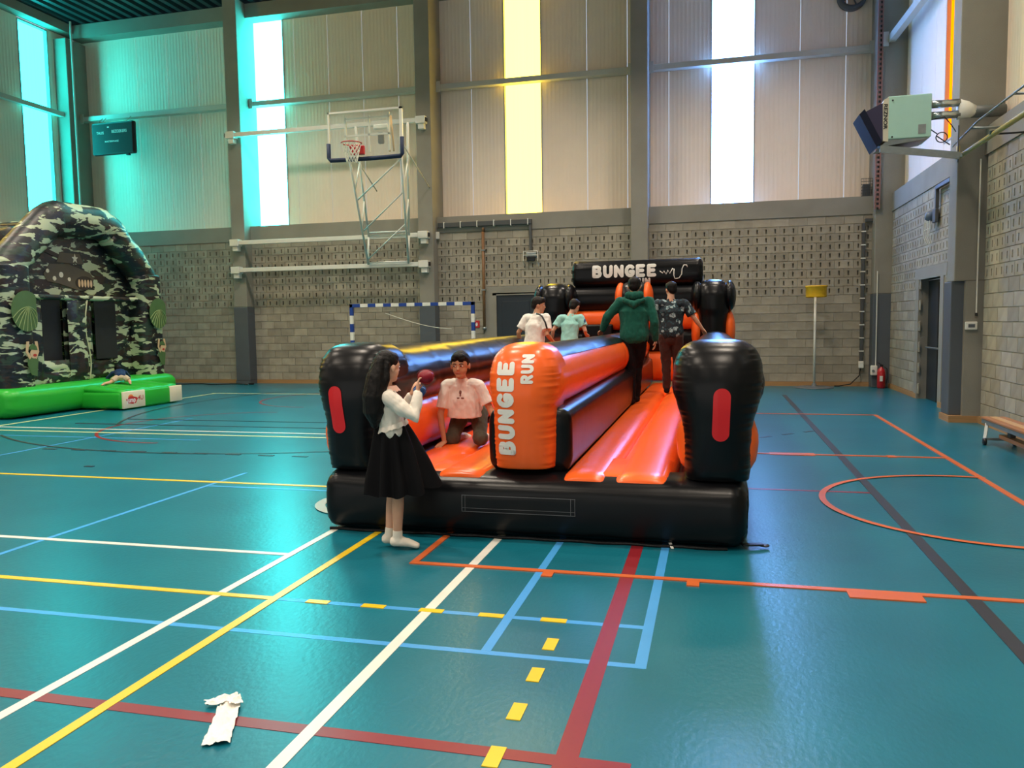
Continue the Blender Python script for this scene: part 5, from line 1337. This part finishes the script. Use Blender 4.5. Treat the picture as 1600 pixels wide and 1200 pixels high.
    T = [limb([V['pel'].lerp(V['chest'], S.get('hem', 0.05)), V['pel'].lerp(V['chest'], 0.5), V['chest'], V['neck'].lerp(V['chest'], 0.12)],
              [(0.150 * s * k, 0.112 * s * k), (0.140 * s * k, 0.105 * s * k), (0.158 * s * k, 0.115 * s * k), (0.066 * s, 0.062 * s)], 18, up=upv)]
    fl = S.get('sleeve', 0.55); k = S.get('sloose', k)
    for sd in 'LR':
        sh, el_, wr_p = V['sh' + sd], V['el' + sd], V['wr' + sd]
        T.append(limb([V['chest'].lerp(sh, 0.55) + (V['neck'] - V['chest']) * 0.25, sh], [0.062 * s * k, 0.060 * s * k], 12))
        if fl <= 1: T.append(limb([sh, sh.lerp(el_, fl * .6), sh.lerp(el_, fl)], [0.064 * s * k, 0.064 * s * k, 0.066 * s * k], 14, caps=False))
        else: T.append(limb([sh, sh.lerp(el_, .6), el_, el_.lerp(wr_p, (fl - 1) * .6), el_.lerp(wr_p, fl - 1)], [0.062 * s * k, 0.058 * s * k, 0.054 * s * k, 0.050 * s * k, 0.040 * s * k], 14))
    T += S.get('shirt_extra', lambda V_, s_: [])(V, s)
    blob('shirt', T, S['shirt'], root, vx, 2, wr=S.get('wr', 0.006), wscale=15, wstretch=(1.3, 1.3, 0.7))
    # trousers
    if S.get('trousers'):
        T = [limb([V['hipL'].lerp(V['hipR'], .5) - (V['chest'] - V['pel']) * 0.12, V['pel'], V['pel'].lerp(V['chest'], 0.25)], [(0.13 * s, 0.11 * s), (0.15 * s, 0.112 * s), (0.138 * s, 0.105 * s)], 16, up=upv)]
        lf = S.get('leglen', 1.95)
        for sd in 'LR':
            hp_, kn, an = V['hip' + sd], V['kn' + sd], V['an' + sd]
            if lf <= 1: T.append(limb([hp_, hp_.lerp(kn, lf * .5), hp_.lerp(kn, lf)], [0.100 * s, 0.096 * s, 0.090 * s], 14, caps=False))
            else: T.append(limb([hp_, hp_.lerp(kn, .5), kn, kn.lerp(an, (lf - 1) * .5), kn.lerp(an, lf - 1)], [0.100 * s, 0.088 * s, 0.072 * s, 0.066 * s, S.get('cuff', 0.056) * s], 14))
        if lf > 1: T += [ell(V['kn' + sd], (S.get('knee', 0.074) * s,) * 3, None, 14, 10) for sd in 'LR']
        blob('trousers', T, S['trousers'], root, vx, 2, wr=S.get('wr', 0.006), wscale=14, wstretch=(1.2, 1.2, 0.8))
    # socks or shoes
    if S.get('feet'):
        for sd in 'LR':
            an, to = V['an' + sd], V['to' + sd]
            shk = (V['kn' + sd] - an).normalized()
            fdir = (to - an); fdir.z = 0; fdir = fdir.normalized() if fdir.length > 1e-4 else Vector((0, 1, 0))
            g = [limb([an + shk * 0.055 * s, an, an - Vector((0, 0, 0.02 * s))], [0.044 * s, 0.044 * s, 0.046 * s], 14),
                 limb([an - fdir * 0.03 * s - Vector((0, 0, 0.03 * s)), an.lerp(to, .55) - Vector((0, 0, 0.004)), to], [0.044 * s, (0.046 * s, 0.038 * s), (0.040 * s, 0.026 * s)], 14)]
            blob(S.get('feetname', 'sock'), g, S['feet'], root, vx, 2)
    return root, at, R
def link_geo(name, g, mat, parent):
    me = bpy.data.meshes.new(name); me.from_pydata(g[0], [], g[1]); me.polygons.foreach_set('use_smooth', [True] * len(me.polygons)); me.update()
    return link_mesh(name, me, mat, parent)
LANE = 0.488

# ---------- girl in white cardigan and black skirt holding a red and a blue ball (faces +X, seen from her right side)
m_wcard = cloth('white_cotton_cardigan', rgb(228, 220, 208), bump=0.35, bscale=22)
m_bskirt = cloth('black_tulle', rgb(12, 12, 15), bump=0.3, bscale=16, stretch=(1, 1, 0.2))
m_sock = cloth('white_sock', rgb(226, 218, 204), bump=0.3, bscale=50)
def girl_hair(at):
    return [limb([at(0, -0.30, 0.15), at(0.02, -0.44, -0.35), at(0.05, -0.52, -0.95), at(0.04, -0.52, -1.45), at(0, -0.46, -1.85)], [(0.34 * .215, 0.24 * .215), (0.44 * .215, 0.34 * .215), (0.50 * .215, 0.40 * .215), (0.46 * .215, 0.36 * .215), (0.24 * .215, 0.14 * .215)], 16, up=(0, 1, 0)),
            limb([at(0.30, -0.22, 0.10), at(0.34, -0.30, -0.40), at(0.28, -0.44, -0.9)], [0.10 * .215, 0.14 * .215, 0.12 * .215], 10),
            limb([at(-0.30, 0.16, 0.22), at(-0.345, 0.22, -0.15), at(-0.33, 0.26, -0.62)], [0.07 * .215, 0.06 * .215, 0.03 * .215], 10),
            ell(at(0, 0.14, 0.33), (0.31 * .215, 0.24 * .215, 0.16 * .215), None, 14, 10)]
GJ = dict(pel=(0, -0.03, 0.78), chest=(0, -0.06, 1.02), neck=(0, -0.075, 1.155), head=(0, -0.055, 1.295),
          shR=(0.125, -0.06, 1.09), elR=(0.185, 0.115, 0.955), wrR=(0.10, 0.145, 1.125), shL=(-0.125, -0.05, 1.09), elL=(-0.165, 0.06, 0.95), wrL=(-0.09, 0.11, 1.09),
          hipR=(0.06, -0.02, 0.74), knR=(0.058, -0.01, 0.40), anR=(0.05, -0.02, 0.085), toR=(0.065, 0.115, 0.026),
          hipL=(-0.06, -0.02, 0.74), knL=(-0.05, -0.04, 0.40), anL=(-0.04, -0.075, 0.085), toL=(-0.06, 0.05, 0.026))
GS = dict(h=1.36, hs=0.215, voxel=0.0055, face=(-0.62, 1, -0.05), skin=m_skin1, hair='long', hair_extra=girl_hair, shirt=m_wcard, sleeve=1.86, hem=0.30, loose=1.12, wr=0.008,
          handR=((-0.30, 0.05, 1), (0.0, 1.0, 0.15), 0.75, 1), handL=((0.35, 0.3, 1), (0.1, 1, 0.2), 0.7, -1), hsc=0.82, feet=m_sock, fr=0.0092, facedet=True)
girl, at, R = build_person('person', 'girl in white cardigan, long black skirt and white socks holding a red ball', (-2.165, 5.22, 0.0), math.radians(-66), GJ, GS)
# skirt with folds
V_, F_ = [], []; nS, nR = 96, 40
for j in range(nR + 1):
    t = j / nR; z = 0.905 - 0.50 * t
    base = 0.105 + 0.115 * t ** 0.8
    for i in range(nS):
        a = 2 * math.pi * i / nS
        fold = (0.006 + 0.030 * t) * math.sin(a * 9 + 1.2 * math.sin(a * 2) + t * 1.2) + 0.012 * t * noise.noise(Vector((math.cos(a) * 2, math.sin(a) * 2, t * 3)))
        fl_ = 0.055 * t * max(0, math.sin(a)) ** 2            # billows forward
        r = base + fold + fl_
        hem = 0.05 * max(0, math.sin(a)) ** 2 * t + 0.012 * math.sin(a * 9) * t
        V_.append((r * math.cos(a) * 0.92, r * math.sin(a) - 0.045 * (1 - t), z + hem))
for j in range(nR):
    for i in range(nS): i2 = (i + 1) % nS; F_.append((j * nS + i, (j + 1) * nS + i, (j + 1) * nS + i2, j * nS + i2))
F_.append(tuple(range(nS)))
link_geo('skirt', (V_, F_), m_bskirt, girl)
link_geo('collar_ruffle', ([((0.072 + 0.03 * j + 0.006 * math.sin(i * 2.1)) * math.cos(i * math.pi / 20), (0.066 + 0.03 * j + 0.006 * math.sin(i * 2.1)) * math.sin(i * math.pi / 20) - 0.07, 1.165 - 0.035 * j + 0.006 * math.cos(i * 1.7) * j) for j in (0, 1) for i in range(40)],
          [(i, (i + 1) % 40, 40 + (i + 1) % 40, 40 + i) for i in range(40)]), cloth('peach_trim', rgb(222, 178, 160)), girl)
link_geo('cardigan_hem', ([((0.126 + 0.014 * j + 0.006 * j * math.sin(i * 0.9)) * math.cos(i * math.pi / 40), (0.104 + 0.014 * j + 0.006 * j * math.sin(i * 0.9)) * math.sin(i * math.pi / 40) - 0.04, 0.90 - 0.035 * j + 0.006 * j * math.sin(i * 0.9) + 0.03 * math.sin(i * math.pi / 40)) for j in (0, 1) for i in range(80)],
          [(i, (i + 1) % 80, 80 + (i + 1) % 80, 80 + i) for i in range(80)]), m_wcard, girl)
m_redball = pmat('dark_red_ball', rgb(128, 14, 34), rough=0.4, spec=0.3, bump=0.3, bscale=18)
m_blueball = pmat('blue_ball', rgb(40, 84, 140), rough=0.45, bump=0.3, bscale=18)
from mathutils import Euler
def to_world(p): return Matrix.Translation(girl.location) @ Euler(girl.rotation_euler).to_matrix().to_4x4() @ Vector(p)
def ball(name, label, cat_, c, r, mat, seed):
    g = ell((0, 0, 0), (r, r, r * 0.86), None, 28, 20)
    g = ([tuple(Vector(v) * (1 + 0.06 * fbm(Vector(v) * 22 + Vector((seed, 0, 0))))) for v in g[0]], g[1])
    o = thing(name, label, cat_, c); ORG[o.name] = Vector((0, 0, 0))
    link_geo('ball_body', g, mat, o)
    link_geo('seam', path([(r * 1.03 * math.cos(i * math.pi / 12), 0.3 * r * math.sin(i * math.pi / 6), r * 0.9 * math.sin(i * math.pi / 12)) for i in range(25)], 0.003, 5), mat, o)
    return o
ball('soft_ball', 'shiny dark red ball held up in the girl\'s raised hand', 'ball', to_world((0.055, 0.205, 1.222)), 0.058, m_redball, 1)
ball('soft_ball', 'blue ball held below the red one at the girl\'s chest', 'ball', to_world((-0.02, 0.165, 1.118)), 0.045, m_blueball, 4)

# ---------- boy kneeling on hands and knees at the start of the left lane, facing the camera
m_wtee = cloth('cream_white_tshirt', rgb(232, 222, 212)); m_shorts = cloth('grey_olive_shorts', rgb(84, 82, 70), bump=0.4)
m_tprint = pmat('tshirt_print_brown', rgb(120, 78, 66), rough=0.8)
KJ = dict(pel=(0.02, -0.20, 0.34), chest=(0, 0.03, 0.52), neck=(0, 0.08, 0.63), head=(-0.01, 0.13, 0.752),
          shR=(0.148, 0.05, 0.57), elR=(0.195, 0.11, 0.30), wrR=(0.15, 0.15, 0.055), shL=(-0.148, 0.04, 0.57), elL=(-0.25, 0.03, 0.35), wrL=(-0.33, 0.06, 0.22),
          hipR=(0.085, -0.20, 0.30), knR=(0.115, 0.04, 0.075), anR=(0.10, -0.30, 0.05), toR=(0.10, -0.42, 0.03),
          hipL=(-0.08, -0.20, 0.30), knL=(-0.15, 0.02, 0.085), anL=(-0.10, -0.32, 0.05), toL=(-0.10, -0.44, 0.03))
KS = dict(h=1.42, hs=0.236, voxel=0.0055, face=(-0.06, 1, -0.12), skin=m_skin2, shirt=m_wtee, sleeve=0.78, hem=0.02, loose=1.12, sloose=1.02, trousers=m_shorts, leglen=1.15, cuff=0.08, knee=0.088, wr=0.007, chest_fwd=(0, 1, 0.4),
          handR=((0.18, 1, -0.16), (0, -0.1, -1), 0.18, -1), handL=((-0.5, 0.2, -0.3), (-0.4, 0, -1), 0.3, 1), hsc=0.85, fr=0.0092, gaze=0.02, feet=m_sock, shirt_extra=lambda V, s: [limb([(0, 0.03, 0.56), (0, 0.035, 0.44), (0, 0.01, 0.28)], [(0.155, 0.085), (0.155, 0.085), (0.165, 0.10)], 18, up=(0, 1, 0), caps=False), ell((0, -0.08, 0.36), (0.15, 0.12, 0.11), None, 18, 14)])
boyK, at, R = build_person('person', 'boy in cream T-shirt and grey shorts kneeling on hands at lane start', (-2.20, 6.90, LANE - 0.02), math.radians(180), KJ, KS)
link_geo('chest_print', cat_geo(*[ell((0.0 + dx, 0.112, 0.455 + dz), (rx_, 0.016, rz_), Matrix.Rotation(-0.05, 3, 'X'), 10, 8) for (dx, dz, rx_, rz_) in ((0, 0.05, 0.012, 0.02), (-0.02, 0.0, 0.018, 0.008), (0.02, 0.0, 0.016, 0.008), (0, 0.025, 0.008, 0.012))]), m_tprint, boyK)

# ---------- standing poses
def stand(h, lean=0.0, **kw):
    s = h / 1.7
    J = dict(pel=(0, 0, 0.93 * s), chest=(0, 0.02 + lean * .5, 1.24 * s), neck=(0, 0.0 + lean, 1.43 * s), head=(0, 0.03 + lean * 1.3, 1.57 * s),
             shR=(0.19 * s, lean, 1.37 * s), elR=(0.25 * s, -0.02, 1.10 * s), wrR=(0.26 * s, 0.06, 0.86 * s), shL=(-0.19 * s, lean, 1.37 * s), elL=(-0.25 * s, -0.02, 1.10 * s), wrL=(-0.26 * s, 0.06, 0.86 * s),
             hipR=(0.09 * s, 0, 0.88 * s), knR=(0.09 * s, 0.02, 0.48 * s), anR=(0.09 * s, -0.02, 0.085 * s), toR=(0.10 * s, 0.13, 0.03),
             hipL=(-0.09 * s, 0, 0.88 * s), knL=(-0.09 * s, 0.02, 0.48 * s), anL=(-0.09 * s, -0.02, 0.085 * s), toL=(-0.10 * s, 0.13, 0.03))
    J.update(kw); return J
# boy in green hoodie, seen from behind, left hand on the divider
m_hood = cloth('dark_green_fleece', rgb(24, 84, 72), bump=0.3, bscale=26); m_btrs = cloth('black_joggers', rgb(20, 20, 24), bump=0.3)
m_dsock = cloth('dark_sock', rgb(26, 24, 26))
def hood(V, s):
    n = V['neck']
    return [limb([n + Vector((-0.09, 0.05, 0.01)), n + Vector((-0.085, -0.04, 0.03)), n + Vector((0, -0.095, 0.02)), n + Vector((0.085, -0.04, 0.03)), n + Vector((0.09, 0.05, 0.01))], [0.035, 0.048, 0.055, 0.048, 0.035], 12),
            limb([n + Vector((-0.12, -0.10, -0.04)), n + Vector((0, -0.145, -0.10)), n + Vector((0.12, -0.10, -0.04))], [(0.03, 0.03), (0.045, 0.05), (0.03, 0.03)], 12)]
HJ = stand(1.70, 0.04, head=(0.0, 0.06, 1.575), elL=(-0.36, 0.02, 1.17), wrL=(-0.43, 0.10, 1.00), elR=(0.265, -0.03, 1.10), wrR=(0.27, 0.05, 0.86),
           knR=(0.03, 0.10, 0.50), anR=(0.015, 0.12, 0.10), toR=(0.02, 0.27, 0.04), knL=(-0.05, 0.0, 0.47), anL=(-0.03, -0.10, 0.085), toL=(-0.03, 0.05, 0.03), hipR=(0.08, 0, 0.88), hipL=(-0.085, 0, 0.88))
HS = dict(h=1.70, hs=0.235, voxel=0.009, face=(0, 1, -0.12), skin=m_skin2, shirt=m_hood, sleeve=1.92, hem=-0.03, loose=1.32, sloose=1.16, trousers=m_btrs, wr=0.009, shirt_extra=hood, feet=m_dsock,
          handL=((-0.3, 0.7, -0.3), (0, 0, -1), 0.3, 1), handR=((0, 0.2, -1), (-1, 0, 0), 0.5, -1), hsc=0.95, fr=0.0105, facedet=False)
build_person('person', 'boy in dark green hoodie and black joggers walking up the right lane', (-1.02, 10.68, LANE - 0.02), math.radians(2), HJ, HS)
# boy in dark floral shirt further up
def floral():
    m = bpy.data.materials.new('dark_floral_shirt'); m.use_nodes = True
    nt = m.node_tree; N = nt.nodes; L = nt.links; b = N['Principled BSDF']
    tc = N.new('ShaderNodeTexCoord'); nz = N.new('ShaderNodeTexNoise'); nz.inputs['Scale'].default_value = 9; L.new(tc.outputs['Object'], nz.inputs['Vector'])
    mxv = N.new('ShaderNodeMix'); mxv.data_type = 'VECTOR'; mxv.inputs[0].default_value = 0.10
    L.new(tc.outputs['Object'], mxv.inputs[4]); L.new(nz.outputs['Color'], mxv.inputs[5])
    vo = N.new('ShaderNodeTexVoronoi'); vo.inputs['Scale'].default_value = 13; L.new(mxv.outputs[1], vo.inputs['Vector'])
    n2 = N.new('ShaderNodeTexNoise'); n2.inputs['Scale'].default_value = 34; n2.inputs['Detail'].default_value = 2; L.new(tc.outputs['Object'], n2.inputs['Vector'])
    r1 = N.new('ShaderNodeValToRGB'); e = r1.color_ramp.elements
    e[0].position = 0.34; e[0].color = (*rgb(150, 172, 176), 1); e[1].position = 0.40; e[1].color = (*rgb(14, 28, 38), 1)
    L.new(vo.outputs['Distance'], r1.inputs[0])
    r2 = N.new('ShaderNodeValToRGB'); e = r2.color_ramp.elements; e[0].position = 0.56; e[0].color = (0, 0, 0, 1); e[1].position = 0.60; e[1].color = (1, 1, 1, 1)
    L.new(n2.outputs[0], r2.inputs[0])
    mx = N.new('ShaderNodeMix'); mx.data_type = 'RGBA'; mx.blend_type = 'MIX'
    L.new(r2.outputs[0], mx.inputs[0]); L.new(r1.outputs[0], mx.inputs[6]); mx.inputs[7].default_value = (*rgb(22, 62, 74), 1)
    L.new(mx.outputs[2], b.inputs['Base Color']); b.inputs['Roughness'].default_value = 0.8
    return m
FJ = stand(1.70, 0.03, head=(0.0, 0.06, 1.575), elL=(-0.27, 0.02, 1.10), wrL=(-0.235, 0.13, 0.90), elR=(0.34, 0.03, 1.15), wrR=(0.46, 0.10, 0.98),
           knL=(-0.07, 0.06, 0.49), anL=(-0.06, 0.06, 0.09), toL=(-0.07, 0.20, 0.03), knR=(0.10, 0.08, 0.50), anR=(0.10, 0.14, 0.10), toR=(0.11, 0.28, 0.04))
FS = dict(h=1.70, hs=0.225, voxel=0.009, face=(-0.62, 1, -0.12), skin=m_skin1, shirt=floral(), sleeve=0.80, hem=0.02, loose=1.26, sloose=1.12, trousers=cloth('brown_trousers', rgb(66, 46, 42)), wr=0.009,
          feet=m_dsock, handL=((-0.1, 0.4, -1), (1, 0, 0), 0.5, 1), handR=((0.3, 0.4, -0.6), (0, 0, -1), 0.3, -1), hsc=0.95, fr=0.0105, facedet=False)
boyF, at, R = build_person('person', 'boy in dark floral short-sleeved shirt and brown trousers on the right lane', (-0.62, 12.15, LANE - 0.02), 0.0, FJ, FS)
link_geo('wristband', lathe([(0.030, -0.012), (0.034, -0.012), (0.034, 0.012), (0.030, 0.012), (0.030, -0.012)], 16, (-0.238, 0.122, 0.915), close=False), m_black, boyF)
# boy in white polo in the left lane, three quarter back view looking right
m_wpolo = cloth('white_polo', rgb(232, 228, 220)); m_mint = cloth('mint_polo', rgb(150, 204, 196))
m_dtr = cloth('dark_shorts', rgb(30, 30, 34))
WJ = stand(1.46, 0.06, elR=(0.235, 0.0, 0.95), wrR=(0.20, 0.16, 0.86), elL=(-0.26, -0.02, 0.98), wrL=(-0.30, 0.06, 0.80))
WS = dict(h=1.50, hs=0.225, voxel=0.009, face=(0.75, 0.55, -0.10), skin=m_skin2, shirt=m_wpolo, sleeve=0.75, hem=0.0, loose=1.20, trousers=m_dtr, wr=0.008, feet=m_dsock, hairmat=m_hairbr,
          handL=((0, 0.3, -1), (1, 0, 0), 0.4, 1), handR=((0, 0.8, -0.5), (0, 0, -1), 0.4, -1), hsc=0.9, fr=0.0105)
boyW, at, R = build_person('person', 'dark-haired boy in white polo with black shoulder piping in the left lane', (-2.36, 10.55, LANE - 0.02), math.radians(-28), WJ, WS)
s_ = 1.46 / 1.7
link_geo('shoulder_piping', path([(0.07, -0.02, 1.435 * s_), (0.13, -0.03, 1.425 * s_), (0.19, -0.045, 1.39 * s_), (0.245, -0.05, 1.30 * s_), (0.275, -0.05, 1.20 * s_)], 0.012, 6), m_black, boyW)
# boy in mint polo further back, from behind
MJ = stand(1.46, 0.08, head=(0.05, 0.14, 1.36), elR=(0.25, 0.05, 0.97), wrR=(0.20, 0.22, 0.92), elL=(-0.27, 0.0, 0.98), wrL=(-0.33, 0.10, 0.82))
MS = dict(h=1.46, hs=0.22, voxel=0.009, face=(0.35, 1, -0.35), skin=m_skin1, shirt=m_mint, sleeve=0.66, hem=0.0, loose=1.15, trousers=m_dtr, wr=0.008, feet=m_dsock, hairmat=m_hairbr,
          handL=((-0.2, 0.3, -1), (1, 0, 0), 0.4, 1), handR=((0, 0.9, -0.2), (0, 0, -1), 0.4, -1), hsc=0.9, fr=0.0105, facedet=False)
boyM, at, R = build_person('person', 'boy in mint green polo seen from behind at end of left lane', (-2.22, 12.5, LANE - 0.02), math.radians(-8), MJ, MS)
link_geo('sleeve_badge', ell((0.262, -0.01, 1.13), (0.012, 0.03, 0.035), None, 12, 8), pmat('badge_blue', rgb(60, 110, 170), rough=0.6), boyM)
# small child lying face down on the castle step
m_navytee = cloth('navy_top', rgb(28, 54, 92)); 
CJ = dict(pel=(0, 0, 0.17), chest=(0, 0.17, 0.24), neck=(0, 0.27, 0.27), head=(0, 0.36, 0.29), shR=(0.12, 0.23, 0.23), elR=(0.20, 0.33, 0.12), wrR=(0.16, 0.45, 0.05), shL=(-0.12, 0.23, 0.23), elL=(-0.21, 0.32, 0.12), wrL=(-0.18, 0.44, 0.05),
          hipR=(0.07, -0.03, 0.15), knR=(0.15, -0.10, 0.06), anR=(0.12, -0.30, 0.05), toR=(0.12, -0.40, 0.03), hipL=(-0.07, -0.03, 0.15), knL=(-0.22, -0.12, 0.06), anL=(-0.36, -0.30, 0.05), toL=(-0.40, -0.38, 0.03))
CS = dict(h=1.05, hs=0.19, voxel=0.009, face=(0, 1, -0.2), hup=(0, 0.3, 1), skin=m_skin1, shirt=m_navytee, sleeve=1.5, hem=-0.1, loose=1.15, trousers=cloth('beige_shorts', rgb(196, 180, 156)), leglen=0.7, wr=0.007, chest_fwd=(0, 0, 1), facedet=False,
          handL=((0, 1, 0), (0, 0, -1), 0.2, -1), handR=((0, 1, 0), (0, 0, -1), 0.2, 1), hsc=0.7, fr=0.0115)
build_person('person', 'small child in navy top lying face down on the green castle step', (-11.80, 13.85, 0.43), math.radians(48), CJ, CS)
